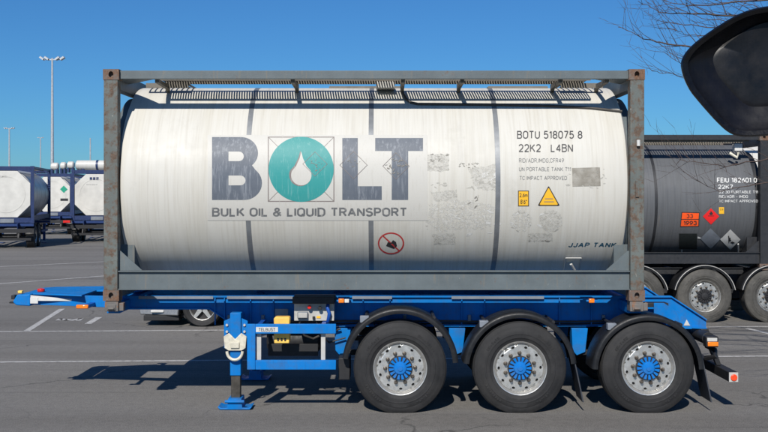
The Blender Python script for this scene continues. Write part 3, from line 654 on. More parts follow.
def tyre_mesh(R, w, rr, squash):
    p = [(0.035, rr), (0.012, rr + 0.018), (0.004, rr + 0.045), (0.0, rr + 0.05), (-0.004, rr + 0.055), (-0.006, rr + 0.09), (-0.009, rr + 0.094), (-0.009, rr + 0.104), (-0.005, rr + 0.108), (-0.001, R - 0.085), (0.004, R - 0.078), (0.006, R - 0.06), (0.016, R - 0.036), (0.03, R - 0.012), (0.05, R - 0.003)]
    k = 5; seg = (w - 0.1) / k; tr = []
    for i in range(k):
        a = 0.05 + seg * i
        tr += [(a + 0.001, R), (a + seg - 0.014, R), (a + seg - 0.013, R - 0.014), (a + seg - 0.001, R - 0.014)]
    p = p + tr[:-2] + [(w - a, b) for a, b in reversed(p)]
    m = MB().lathe(p, 'Y', (0, 0, 0), 88, caps=False)
    lim = -R + squash; out = []
    for x, y, z in m.v:
        if z < lim + 0.10:
            s = max(0.0, (lim + 0.10 - z) / 0.10); rad = math.hypot(x, z)
            if rad > rr + 0.02: y += (-0.016 if y < w / 2 else 0.016) * min(1.0, s) * (1 if rad < R - 0.01 else 0.4)
        out.append((x, y, max(z, lim)))
    m.v = out
    rm = random.Random(3)
    for g0, n in ((0.5, 9), (2.2, 7), (3.6, 10), (5.2, 6)):                    # raised lettering-like blocks on the sidewall
        for k in range(n):
            a = g0 + k * 0.068; h = 0.026 if rm.random() < 0.75 else 0.014; hw = rm.uniform(0.008, 0.012)
            e = Vector((math.cos(a), 0, math.sin(a))); t = Vector((-e.z, 0, e.x)); r0 = rr + 0.118; qq = []
            for rad in (r0, r0 + h):
                for s_ in (-1, 1):
                    for y in (0.004, -0.0068): qq.append(e * rad + t * hw * s_ + Vector((0, y, 0)))
            if min(p.z for p in qq) > lim + 0.12: m.add(qq, [(0, 1, 3, 2), (4, 6, 7, 5), (0, 4, 5, 1), (2, 3, 7, 6), (1, 5, 7, 3)])
    return m.mesh('tyre', 30)
WR, WW = 0.522, 0.385
TY = tyre_mesh(WR, WW, 0.288, 0.022)
rim_m = MB().lathe([(0.20, 0.262), (0.06, 0.266), (0.035, 0.276), (0.026, 0.286), (0.010, 0.294), (0.008, 0.301), (0.016, 0.303), (0.034, 0.300)], 'Y', (0, 0, 0), 72, caps=False)
hol = [(2 * PI * (k + 0.5) / 10 + 0.1, 0.235, 0.014, 0.019) for k in range(10)]
dm = disc_with_holes(0.262, 0.128, hol, 0.052, 0.03); rim_m.add(dm.v, dm.f)
rim_m.lathe([(0.052, 0.262), (0.044, 0.268), (0.06, 0.27)], 'Y', (0, 0, 0), 72, caps=False)
RIM = rim_m.mesh('rim', 35)
nuts = MB()
for k in range(10):
    a = 2 * PI * k / 10 + 0.1; c = (0.168 * math.cos(a), 0, 0.168 * math.sin(a))
    nuts.lathe([(0.052, 0.024), (0.045, 0.024), (0.043, 0.0185), (0.012, 0.0165), (0.004, 0.012), (0.002, 0.0)], 'Y', c, 8)
NUTS = nuts.mesh('lug_nuts', 30)
hubm = MB().lathe([(0.09, 0.132), (0.03, 0.132), (0.028, 0.078), (0.006, 0.072), (-0.004, 0.062), (-0.008, 0.03), (-0.016, 0.028), (-0.018, 0.0)], 'Y', (0, 0, 0), 40)
for k in range(15):
    a = 2 * PI * k / 15; e = Vector((math.cos(a), 0, math.sin(a))); t = Vector((-e.z, 0, e.x))
    q = []
    for rr_, hw in ((0.07, 0.0085), (0.126, 0.0155)):
        for s_ in (-1, 1):
            for y in (0.03, 0.008): q.append(e * rr_ + t * hw * s_ + Vector((0, y, 0)))
    hubm.add(q, [(0, 1, 3, 2), (4, 6, 7, 5), (0, 4, 5, 1), (2, 3, 7, 6), (1, 5, 7, 3), (0, 2, 6, 4)])
HUBV = hubm
hubdark = MB().lathe([(0.09, 0.138), (0.026, 0.138), (0.024, 0.128), (0.024, 0.07)], 'Y', (0, 0, 0), 40, caps=False)
HUB = HUBV.mesh('hub', 30); HUBD = hubdark.mesh('hub_seat', 30)
DRUM = MB().lathe([(0.09, 0.0), (0.09, 0.25), (WW - 0.02, 0.25), (WW - 0.02, 0.0)], 'Y', (0, 0, 0), 32).mesh('wheel', 30)
def wheel(parent, x, y, z, flip=False, mats=('tyre', 'alloy', 'hub', 'nut'), spin=0.0, detail=True):
    key = mats
    o = link('wheel', DRUM, 'black', parent); o.location = (x, y, z)
    if flip: o.rotation_euler = (0, 0, PI)
    def cp(me, name, mat):
        kk = (name, mat)
        if kk not in WC: WC[kk] = me.copy(); WC[kk].materials.clear()
        return link(name, WC[kk], mat, o)
    cp(TY, 'tyre', mats[0])
    for me, nme, mt in ((RIM, 'rim', mats[1]), (HUB, 'hub_cap', mats[2]), (HUBD, 'hub_seat', 'black')) + (((NUTS, 'lug_nuts', mats[3]),) if detail else ()):
        c = cp(me, nme, mt); c.rotation_euler = (0, spin, 0)
        if nme == 'lug_nuts': c['kind'] = 'stuff'
    return o
WC = {}
def guard(parent, cx, cz, y0, y1, r, a0, a1, mat='guard', th=0.012, lip=0.055, lipmat=None):
    """half round mudguard with a rolled outer lip"""
    pr = [(y0, r - lip), (y0 - 0.006, r - lip * 0.4), (y0, r - 0.004), (y0 + 0.015, r + 0.008), (y0 + 0.03, r + 0.002), (y0 + 0.045, r + 0.010), (y1 - 0.03, r + 0.010), (y1, r), (y1, r - 0.03), (y1 - 0.008, r - 0.03), (y1 - 0.008, r - th), (y0 + 0.012, r - th), (y0 + 0.010, r - lip)]
    m = MB().lathe(pr + [pr[0]], 'Y', (cx, 0, cz), 40, math.radians(a0), math.radians(a1))
    n = len(pr) + 1; k = 41; base = 0
    m.f.append(tuple(i * k for i in range(n - 1))); m.f.append(tuple(i * k + 40 for i in range(n - 1))[::-1])
    return m.build('mudguard', mat, parent)

# ================================================================== the near blue trailer
T0 = (0.6, 1.219, 0.0)
tr = empty('container_trailer', T0)
tag(tr, 'bright blue three-axle container trailer carrying the white tank', 'trailer')
def P(mb, name, mat, bevel=0.004, smooth=35, parent=None, kind=None): return mb.build(name, mat, parent or tr, T0, bevel, smooth, kind)
def ibeam(poly_top_bot, yc, wd=0.075, tf=0.016, tw=0.012):
    """web polygon given by upper and lower polylines (x, z); flanges follow them"""
    up, lo = poly_top_bot; m = MB()
    m.prism(up + lo[::-1], yc - tw / 2, yc + tw / 2)
    for line, s in ((up, 1), (lo, -1)):
        for a, b in zip(line[:-1], line[1:]):
            m.add([(a[0], yc - wd / 2, a[1]), (b[0], yc - wd / 2, b[1]), (b[0], yc + wd / 2, b[1]), (a[0], yc + wd / 2, a[1]),
                   (a[0], yc - wd / 2, a[1] + s * tf), (b[0], yc - wd / 2, b[1] + s * tf), (b[0], yc + wd / 2, b[1] + s * tf), (a[0], yc + wd / 2, a[1] + s * tf)],
                  [(0, 1, 2, 3), (4, 7, 6, 5), (0, 4, 5, 1), (1, 5, 6, 2), (2, 6, 7, 3), (3, 7, 4, 0)])
    return m
YB, YF = 0.62, 1.82
xt0, xt1 = 3.375, 3.79
for yb in (YB, YF):
    up = [(-3.05, 1.236), (xt0, 1.236), (xt1, 0.965)]
    lo = [(-3.05, 1.11), (-2.05, 1.11), (-1.75, 0.91), (3.25, 0.91), (xt1, 0.88)]
    P(ibeam((up, lo), yb), 'main_beam', 'blue', 0)
    ss = -1 if yb < 1.2 else 1
    for px in (137, 160, 214.5, 224, 250, 273, 363, 390, 462, 485, 560, 592):
        x = X(px, 0.55)
        if x < -2.0: continue
        P(MB().box(x - 0.006, x + 0.006, min(yb + ss * 0.008, yb + ss * 0.034), max(yb + ss * 0.008, yb + ss * 0.034), 0.915, 1.232), 'stiffener', 'blue', 0)
# grey tape along the edge of the upper flange
for a, b in ((137, 212), (226, 292), (352, 392), (452, 545)):
    P(MB().box(X(a, 0.5), X(b, 0.5), 0.576, 0.5815, 1.218, 1.2505), 'reflective_tape', 'grey', 0)
# cross members and bolsters
for x in (-1.6, -0.6, 0.4, 1.4, 2.2, 3.3):
    P(MB().box(x - 0.05, x + 0.05, YB + 0.01, YF - 0.01, 0.98, 1.18), 'cross_member', 'blue')
for a, b in ((-2.96, -2.3), (-2.24, -1.0), (-0.94, 0.2), (0.26, 1.3), (1.36, 2.7)):  # plates added between the beams to stop sun passing under the tank
    P(MB().box(a, b, 0.665, 1.30, 1.196, 1.204), 'shade_plate', 'blue', 0)
for x in (-3.06, 2.835):
    P(MB().box(x - 0.075, x + 0.075, 0.14, 2.30, 1.10, 1.215), 'bolster', 'blue', 0.006)
for px in (111.2, 637):
    for y0 in (0.01, 2.28):
        x = X(px)
        m = MB().box(x - 0.075, x + 0.075, y0, y0 + 0.15, 1.135, 1.249)
        m.box(x - 0.05, x + 0.05, y0 - 0.012 if y0 < 1 else y0 + 0.1, y0 + 0.05 if y0 < 1 else y0 + 0.162, 1.150, 1.215)
        m.tube([(x - 0.035, y0 - 0.02, 1.17), (x + 0.035, y0 - 0.02, 1.17)], 0.014, 8)
        m.box(x + 0.08, x + 0.13, y0 + 0.02, y0 + 0.10, 1.14, 1.23)
        P(m, 'twist_lock', 'lock', 0.006)
# gooseneck
def PN(mb, *a, **k):
    mb.v = [(x, y, z + 0.026) for x, y, z in mb.v]; return P(mb, *a, **k)
xn = X(16, 0.8)
def neck_pt(t): return xn + (-3.05 - xn) * t
yn0, yn1 = 0.80, 0.62
m = MB()
xa, xb = xn + 0.20, -3.56
m.add([(xa, yn0, 1.24), (xb, yn1, 1.235), (xb, 2.438 - yn1, 1.235), (xa, 2.438 - yn0, 1.24), (xa, yn0, 1.222), (xb, yn1, 1.217), (xb, 2.438 - yn1, 1.217), (xa, 2.438 - yn0, 1.222)],
      [(0, 1, 2, 3), (4, 7, 6, 5), (0, 4, 5, 1), (1, 5, 6, 2), (2, 6, 7, 3), (3, 7, 4, 0)])
PN(m, 'neck_top_plate', 'blue', 0.003)
PN(MB().box(-3.565, -3.0, 1.25, 1.78, 1.215, 1.2335), 'neck_rear_plate', 'blue', 0.003)
xb = -3.0
for s in (0, 1):
    f = (lambda y: y) if s == 0 else (lambda y: 2.438 - y)
    q = [(xa, yn0 + 0.02, 1.218), (xb, yn1 + 0.03, 1.214), (xb, yn1 + 0.03, 1.075), (xa, yn0 + 0.02, 1.10)]
    v = [(a, f(b), c) for a, b, c in q] + [(a, f(b + 0.05), c) for a, b, c in q]
    PN(MB().add(v, [(0, 1, 2, 3), (7, 6, 5, 4), (0, 4, 5, 1), (1, 5, 6, 2), (2, 6, 7, 3), (3, 7, 4, 0)]), 'neck_side_beam', 'blue', 0.004)
for x in (-3.65, -4.1):
    PN(MB().box(x - 0.04, x + 0.04, 0.86, 1.58, 1.10, 1.212), 'neck_cross_member', 'blue')
PN(MB().prism([(xn - 0.02, 1.14), (xn + 0.03, 1.225), (xn + 0.19, 1.235), (xn + 0.19, 1.09), (xn + 0.02, 1.10)], 0.74, 1.70), 'neck_nose', 'blue', 0.012)
PN(MB().box(xn - 0.06, xn - 0.015, 0.80, 0.90, 1.165, 1.215).box(xn - 0.09, xn - 0.012, 0.82, 0.88, 1.115, 1.135), 'air_coupling', 'black', 0.006)
PN(MB().lathe([(1.243, 0.0), (1.243, 0.045), (1.275, 0.045), (1.285, 0.0)], 'Z', (xn + 0.24, 0.98, 0), 12), 'red_marker_lamp', 'red')
PN(MB().box(xn + 0.02, xn + 0.07, 0.80, 0.86, 1.238, 1.268), 'yellow_marker', 'yellow', 0.005)
xs0, xs1 = X(28.5, 0.77), X(82, 0.74)
zz = lambda px, py: Z(py, 0.74)
PN(MB().prism([(xs0, Z(297, .77)), (xs1, Z(302.6, .73)), (xs1 - 0.05, Z(303.4, .73)), (xs0 + 0.02, Z(302.7, .77))], 0.752, 0.756), 'white_strip', 'white', 0)  # pale wedge-shaped strip, narrowing towards the container
PN(MB().box(X(29, .75), X(38, .75), 0.746, 0.751, Z(305.6, .75), Z(299.8, .75)), 'white_plate', 'white', 0)
for yy, sg in ((0.40, 1), (2.04, -1)):                      # side marker arms sticking out of the neck
    xm = X(78, 0.42)
    mm = MB().box(xm + 0.06, xm + 0.12, min(yy, yy + sg * 0.32), max(yy, yy + sg * 0.32), 1.10, 1.14)
    PN(mm, 'marker_arm', 'bluedark', 0.004)
    PN(MB().box(xm - 0.01, xm + 0.13, yy - 0.03, yy + 0.01, 1.10, 1.145), 'side_marker_lamp', 'amber', 0.01)
# landing legs
for y0, s in ((0.22, 1), (2.218, -1)):
    xl = X(235.8, 0.25); yy = lambda a, b: (min(y0 + s * a, y0 + s * b), max(y0 + s * a, y0 + s * b))
    lg = P(MB().box(xl - 0.062, xl + 0.062, *yy(0, 0.13), 0.38, 1.095), 'landing_leg', 'blue', 0.008)
    P(MB().box(xl - 0.052, xl + 0.052, *yy(0.012, 0.118), 0.10, 0.42), 'inner_leg', 'leg', 0.006, parent=lg)
    ft = MB().prism([(xl - 0.17, 0.005), (xl + 0.17, 0.005), (xl + 0.195, 0.035), (xl + 0.185, 0.04), (xl + 0.15, 0.022), (xl + 0.085, 0.026), (xl + 0.075, 0.13), (xl - 0.075, 0.13), (xl - 0.085, 0.026), (xl - 0.15, 0.022), (xl - 0.185, 0.04), (xl - 0.195, 0.035)], *yy(-0.06, 0.19))
    ft.tube([(xl - 0.11, y0 - s * 0.07, 0.10), (xl + 0.11, y0 - s * 0.07, 0.10)], 0.02, 8)
    P(ft, 'foot', 'blue', 0.006, parent=lg)
    pl = MB().prism([(xl - 0.13, 0.83), (xl - 0.07, 0.87), (xl, 0.80), (xl + 0.07, 0.87), (xl + 0.13, 0.83), (xl + 0.12, 0.70), (xl + 0.075, 0.67), (xl - 0.075, 0.67), (xl - 0.12, 0.70)], *yy(-0.03, -0.006))
    P(pl, 'gearbox_plate', 'cream', 0.005, parent=lg)
    P(MB().tube([(xl + 0.088 * math.cos(t), y0 - s * 0.055, 0.665 + 0.095 * math.sin(t)) for t in (PI + PI * k / 12 for k in range(13))], 0.017, 8), 'crank_handle', 'cream', 0, parent=lg)
    P(MB().box(xl - 0.05, xl + 0.05, *yy(-0.05, -0.031), 0.70, 0.77), 'gearbox', 'cream', 0.006, parent=lg)
    for sx in (-1, 1):
        P(MB().prism([(xl + sx * 0.066, 0.69), (xl + sx * 0.135, 0.69), (xl + sx * 0.135, 1.0), (xl + sx * 0.066, 1.03)], *yy(0.03, 0.05)), 'leg_bracket', 'blue', 0.003, parent=lg)
        bt = MB()
        for k in range(4): bt.tube([(xl + sx * 0.10, y0 + s * 0.032, 0.73 + 0.075 * k), (xl + sx * 0.10, y0 + s * 0.012, 0.73 + 0.075 * k)], 0.015, 6)
        P(bt, 'bolts', 'lgrey', 0, parent=lg, kind='stuff')
    P(MB().box(xl - 0.05, xl + 0.05, *yy(0.135, 0.40), 0.95, 1.06), 'leg_support', 'blue', parent=lg)
# side frame
ya = 0.0
gx0, gx1 = X(247), X(336)
sf = P(MB().box(gx0, X(255.3), ya, ya + 0.05, Z(369.8), Z(324.2)), 'side_frame', 'blue', 0.006)
P(MB().box(X(255.3) + 0.0005, gx1, ya, ya + 0.05, Z(333.8), Z(324.2)), 'upper_bar', 'blue', 0.006, parent=sf)
P(MB().box(X(255.3) + 0.0005, gx1, ya, ya + 0.05, Z(369.8), Z(360.4)), 'lower_bar', 'blue', 0.006, parent=sf)
for px in (256.8, 321):
    P(MB().box(X(px, .06), X(px + 4.4, .06), ya + 0.055, ya + 0.09, 0.50, 0.985), 'upright', 'lgrey', 0.003, parent=sf)
    P(MB().box(X(px, .06), X(px + 4.4, .06), ya + 0.095, 0.56, 0.945, 0.985), 'frame_arm', 'bluedark', 0.003, parent=sf)
P(MB().box(X(256), X(278), ya - 0.004, ya - 0.0005, Z(332), Z(327)), 'name_plate', 'white', 0.0, parent=sf)
tb, ta, tx = text_bm('TELBUST', 0.17, 0.24)
for v in tb.verts: v.co = Vector(((X(258.5) + (v.co.x - ta) / (tx - ta) * (X(275.5) - X(258.5))) - T0[0], ya - 0.006 - v.co.z - T0[1], Z(331.2) + v.co.y * (Z(327.8) - Z(331.2))))
tm = bpy.data.meshes.new('plate_lettering'); tb.to_mesh(tm); tb.free(); link('plate_lettering', tm, 'fadeink', sf, kind='stuff')
# chock holder, control box, marker lamp
P(MB().box(X(275, .45), X(288, .45), 0.45, 0.47, Z(318, .45), Z(309, .45)), 'document_plate', 'grey', 0.003)
cbx = P(MB().box(X(294, .32), X(334, .32), 0.34, 0.55, Z(321.0, .32), Z(303.5, .32)), 'control_box', 'lgrey', 0.004)
P(MB().box(X(293, .30), X(335, .30), 0.22, 0.56, Z(303.2, .30), Z(296.5, .30)), 'box_cover', 'black', 0.008, parent=cbx)
P(MB().box(X(297.5, .32), X(308, .32), 0.30, 0.338, Z(318.5, .3), Z(312, .3)), 'valve_block', 'grey', 0.006, parent=cbx)
P(MB().box(X(298.2, .32), X(307.3, .32), 0.292, 0.299, Z(317.8, .3), Z(312.8, .3)), 'valve_cover', 'lgrey', 0.003, parent=cbx)
P(MB().lathe([(0.27, 0.0), (0.27, 0.022), (0.30, 0.022), (0.305, 0.010), (0.345, 0.010)], 'Y', (X(309.5, .3), 0, Z(307, .3)), 14), 'red_knob', 'red', parent=cbx)
P(MB().lathe([(0.27, 0.0), (0.27, 0.022), (0.30, 0.022), (0.305, 0.010), (0.345, 0.010)], 'Y', (X(320, .3), 0, Z(308, .3)), 14), 'black_knob', 'black', parent=cbx)
P(MB().tube([(X(328, .3), 0.33, Z(304, .3)), (X(327.5, .3), 0.29, Z(308, .3)), (X(329.5, .3), 0.285, Z(313, .3)), (X(328.5, .3), 0.29, Z(319, .3)), (X(327.5, .3), 0.33, Z(323, .3))], 0.022, 8), 'air_hose', 'bluedark', parent=cbx)
P(MB().box(X(316.5, .32), X(320.5, .32), 0.334, 0.339, Z(318.6, .3), Z(316.4, .3)), 'warning_label', 'yprint', 0, parent=cbx)
P(MB().box(X(312.5, .32), X(315, .32), 0.31, 0.338, Z(319.6, .3), Z(316.6, .3)), 'coupling', 'black', 0.003, parent=cbx)
for a in (338.5, 589, ):
    P(MB().box(X(a, .12), X(a + 5.6, .12), 0.115, 0.15, Z(303, .12), Z(298.7, .12)), 'side_marker_lamp', 'amber', 0.008)
    P(MB().box(X(a - 2, .12), X(a + 10, .12), 0.152, 0.56, Z(302.0, .12), Z(300.2, .12)), 'lamp_bracket', 'blue', 0.003)
P(MB().box(X(344.6, .12), X(349, .12), 0.12, 0.15, Z(302.8, .12), Z(299.2, .12)), 'white_reflector', 'white', 0.004)
# air tanks and dark bits behind the side frame
P(MB().lathe([(X(266, .8), 0.0), (X(267, .8), 0.10), (X(270, .8), 0.14), (X(318, .8), 0.14), (X(321, .8), 0.10), (X(322, .8), 0.0)], 'X', (0, 0.86, 0.70), 24), 'air_tank', 'black')
P(MB().box(X(338.5, .15), X(350, .15), 0.15, 0.5, Z(380, .15), Z(358, .15)), 'valve_box', 'black', 0.01)
# axles, hangers, wheels, mudguards, flaps
WX = [X(400.2), X(520.2), X(648.6)]
for i, wx in enumerate(WX):
    P(MB().tube([(wx, 0.2, 0.5), (wx, 2.24, 0.5)], 0.07, 16), 'axle', 'black')
    for yb in (YB, YF):
        hx = wx - 0.66
        P(MB().prism([(hx - 0.10, 0.878), (hx + 0.09, 0.878), (hx + 0.06, 0.60), (hx - 0.04, 0.56), (hx - 0.09, 0.62)], yb - 0.07, yb + 0.07), 'axle_hanger', 'blue', 0.005)
        P(MB().box(hx, wx + 0.25, yb - 0.04, yb + 0.04, 0.56, 0.62), 'trailing_arm', 'black', 0.006)
        P(MB().lathe([(0.64, 0.12), (0.68, 0.14), (0.76, 0.14), (0.80, 0.12), (0.876, 0.12)], 'Z', (wx + 0.28, yb, 0), 20), 'air_spring', 'black')
    sp = (0.07, 0.4, 0.21)[i]
    wheel(tr, wx - T0[0], -0.005 - T0[1], 0.5, spin=sp)
    wheel(tr, wx - T0[0], 2.443 - T0[1], 0.5, flip=True, spin=sp)
    a0, a1 = ((4, 172), (6, 174), (2, 178))[i]; rr = (0.645, 0.628, 0.62)[i]
    gz = (0.52, 0.49, 0.47)[i]
    for yy in ((0.0, 0.42), (2.018, 2.438)):
        gq = guard(tr, wx - T0[0], gz, yy[0] - T0[1], yy[1] - T0[1], rr, a0, a1)
        gq.scale = (1, 1, 1)
        for sx in (-0.38, 0.38):
            sup = MB().tube([(wx + sx, yy[0] + 0.06, gz + math.sqrt(rr * rr - sx * sx) + 0.02), (wx + sx, 0.62 if yy[0] < 1 else 1.82, gz + math.sqrt(rr * rr - sx * sx) + 0.02)], 0.02, 8)
            P(sup, 'mudguard_stay', 'black', 0)
        if i > 0:
            fx = wx + 0.60
            P(MB().prism([(fx, 0.60), (fx + 0.012, 0.60), (fx + 0.115, 0.12), (fx + 0.10, 0.12)], yy[0] + 0.01, yy[1] - 0.03), 'mudflap', 'flap', 0)
        for sx in (-0.40,):
            zt = gz + math.sqrt(rr * rr - sx * sx)
            P(MB().box(wx + sx - 0.05, wx + sx + 0.05, yy[0] + 0.03, yy[0] + 0.12, zt - 0.02, zt + 0.055), 'guard_clamp', 'grey', 0.006)
# rear end: bracket with triangle sign, lamp bar, underrun beam
m = MB().prism([(X(654, .3), Z(303, .3)), (X(664, .3), Z(303, .3)), (X(692, .3), Z(322, .3)), (X(692, .3), Z(329, .3)), (X(676, .3), Z(329, .3)), (X(654, .3), Z(316, .3))], 0.30, 0.315)
m.box(X(655, .3), X(690, .3), 0.316, 0.54, Z(329, .3), Z(327, .3))
P(m, 'rear_bracket', 'blue', 0.003)
P(MB().box(X(646, .35), X(668, .35), 0.33, 0.5, Z(307, .35), Z(303, .35)), 'rear_step', 'black', 0.004)
P(MB().prism([(X(683.5, .3), Z(325.5, .3)), (X(690, .3), Z(325.5, .3)), (X(686.5, .3), Z(319.5, .3))], 0.293, 0.298), 'triangle_sign', 'white', 0)
P(MB().box(3.755, 3.785, YB + 0.09, YF - 0.09, 0.88, 1.0), 'rear_cross_plate', 'blue', 0.004)
P(MB().tube([(3.72, 0.30, 0.79), (3.72, 2.14, 0.79)], 0.075, 14), 'lamp_bar', 'black')
for y0 in (0.16, 2.24):
    lm = P(MB().box(X(705, .2), X(717.5, .2), y0, y0 + 0.12, Z(347, .2), Z(336, .2)), 'tail_lamp', 'black', 0.012)
    P(MB().box(X(706.5, .2), X(717, .2), y0 - 0.012, y0 - 0.001, Z(345.6, .2), Z(341.4, .2)), 'amber_lens', 'amber', 0.004, parent=lm)
    P(MB().box(X(706, .2), X(716, .2), y0 - 0.010, y0 - 0.001, Z(341.0, .2), Z(337.4, .2)), 'clear_lens', 'lgrey', 0.004, parent=lm)
P(MB().tube([(3.76, 0.5, 0.68), (3.80, 0.32, 0.66), (3.78, 0.22, 0.60), (3.70, 0.35, 0.56)], 0.03, 8), 'cable_loop', 'black')
ub = P(MB().box(3.88, 3.985, 0.085, 2.35, 0.335, 0.445), 'underrun_beam', 'black', 0.006)
for yb in (0.55, 1.88):
    P(MB().prism([(3.70, 0.87), (3.79, 0.87), (3.94, 0.45), (3.885, 0.45)], yb - 0.03, yb + 0.03), 'beam_hanger', 'black', 0.004)
for y0, y1 in ((0.073, 0.083), (2.352, 2.362)):
    P(MB().box(3.882, 3.983, y0, y1, 0.337, 0.443), 'beam_end_plate', 'lgrey', 0, parent=ub)
P(MB().lathe([(0.060, 0.0), (0.060, 0.036), (0.072, 0.040)], 'Y', (3.935, 0, 0.385), 16), 'end_reflector', 'redorange', parent=ub)
# air lines, cables, brackets and bolts along the frame
rc_ = random.Random(5)
for k in range(2):
    x0 = -1.6 + rc_.uniform(0, 0.4); x1 = rc_.uniform(1.5, 3.2); z0 = 0.93 + 0.028 * k; n = 16
    P(MB().tube([(x0 + (x1 - x0) * i / n, 0.595 - 0.012 * (k % 3), z0 + 0.005 * math.sin(i * 1.7 + k * 2)) for i in range(n + 1)], (0.009, 0.012, 0.007)[k % 3], 6), 'air_line', ('black', 'hose', 'bluedark')[k % 3], 0)
for i, wx in enumerate(WX):
    for sg in (-1, 1):
        xx = wx + sg * 0.30
        P(MB().tube([(xx, 0.60, 0.92), (xx + 0.05, 0.56, 0.78), (xx - 0.06 * sg, 0.5, 0.66), (wx, 0.46, 0.58)], 0.013, 6), 'brake_hose', 'hose', 0)
    P(MB().lathe([(0, 0.0), (0.01, 0.08), (0.09, 0.085), (0.10, 0.09), (0.11, 0.085), (0.19, 0.07), (0.20, 0)], 'X', (wx - 0.42, 0.50, 0.62), 16), 'brake_chamber', 'black')
P(MB().tube([(X(300, .3), 0.36, Z(321, .3)), (X(298, .3), 0.40, Z(327, .3)), (X(303, .3), 0.45, Z(337, .3)), (X(312, .3), 0.5, Z(341, .3)), (X(325, .3), 0.5, Z(335, .3)), (X(340, .3), 0.5, Z(331, .3))], 0.012, 6), 'air_line', 'hose', 0)
P(MB().tube([(X(316, .3), 0.36, Z(321, .3)), (X(317, .3), 0.42, Z(332, .3)), (X(328, .3), 0.5, Z(345, .3)), (X(345, .3), 0.5, Z(340, .3))], 0.010, 6), 'air_line', 'black', 0)
P(MB().box(X(268, .5), X(318, .5), 0.50, 0.53, Z(356, .5), Z(344, .5)), 'tool_tray', 'black', 0.004)
for px in (228, 262, 405, 470, 498, 545, 605):
    x = X(px, .5)
    P(MB().box(x - 0.018, x + 0.018, 0.57, 0.612, 0.96, 1.03), 'line_clamp', 'grey', 0.004)
# two yellow wheel chocks in their holder (things of their own)
for i, (za, zb, dy) in enumerate(((1.035, 0.93, 0.0), (0.855, 0.80, 0.0))):
    p = (X(282.5, .2), 0.15, 0)
    z0 = (0.915, 0.765)[i]
    o = MB().prism([(p[0] - 0.09, z0 + 0.13), (p[0] - 0.075, z0 + 0.145), (p[0] + 0.08, z0 + 0.145), (p[0] + 0.092, z0 + 0.13), (p[0] + 0.085, z0), (p[0] - 0.085, z0)], 0.10, 0.26).build('wheel_chock', 'yellow', None, (p[0], 0.17, z0), 0.014)
    o.location = (p[0], 0.17, z0)
    tag(o, ('yellow wheel chock showing above the upper bar of the blue side frame', 'yellow wheel chock hanging just below the upper bar of the blue side frame')[i], 'wheel chock', 'wheel chocks in the trailer holder')
    n = MB()
    for k in range(3): n.box(p[0] - 0.05 + 0.04 * k, p[0] - 0.03 + 0.04 * k, 0.092, 0.0985, z0 + 0.03, z0 + 0.06)
    n.build('grip', 'black', o, (p[0], 0.17, z0), 0, kind='stuff')

# ================================================================== background containers and trailers
M['darktank'] = tank_mat('dark_grey_tank', (0.105, 0.110, 0.118), (0.055, 0.057, 0.062), (0.14, 0.145, 0.15), 0.48, 0.5, 0.35)
M['blackframe'] = plain('black_frame_paint', (0.020, 0.021, 0.024), 0.5)
M['bgblue'] = plain('dark_blue_chassis', (0.006, 0.030, 0.13), 0.5)
M['navy'] = plain('navy_paint', (0.012, 0.028, 0.10), 0.45)
M['silver'] = tank_mat('silver_tank', (0.40, 0.40, 0.39), (0.30, 0.29, 0.27), (0.24, 0.23, 0.22), 0.33, 0.4)
M['whitetank'] = tank_mat('clean_white_tank', (0.56, 0.55, 0.52), (0.48, 0.46, 0.42), (0.42, 0.41, 0.38), 0.35, 0.35)
M['orange'] = plain('orange_plate', (0.90, 0.10, 0.015), 0.4, 0, 0.1)
M['placred'] = plain('red_placard', (0.75, 0.02, 0.02), 0.4, 0, 0.08)
M['bwall'] = plain('dark_plate', (0.018, 0.022, 0.022), 0.45)

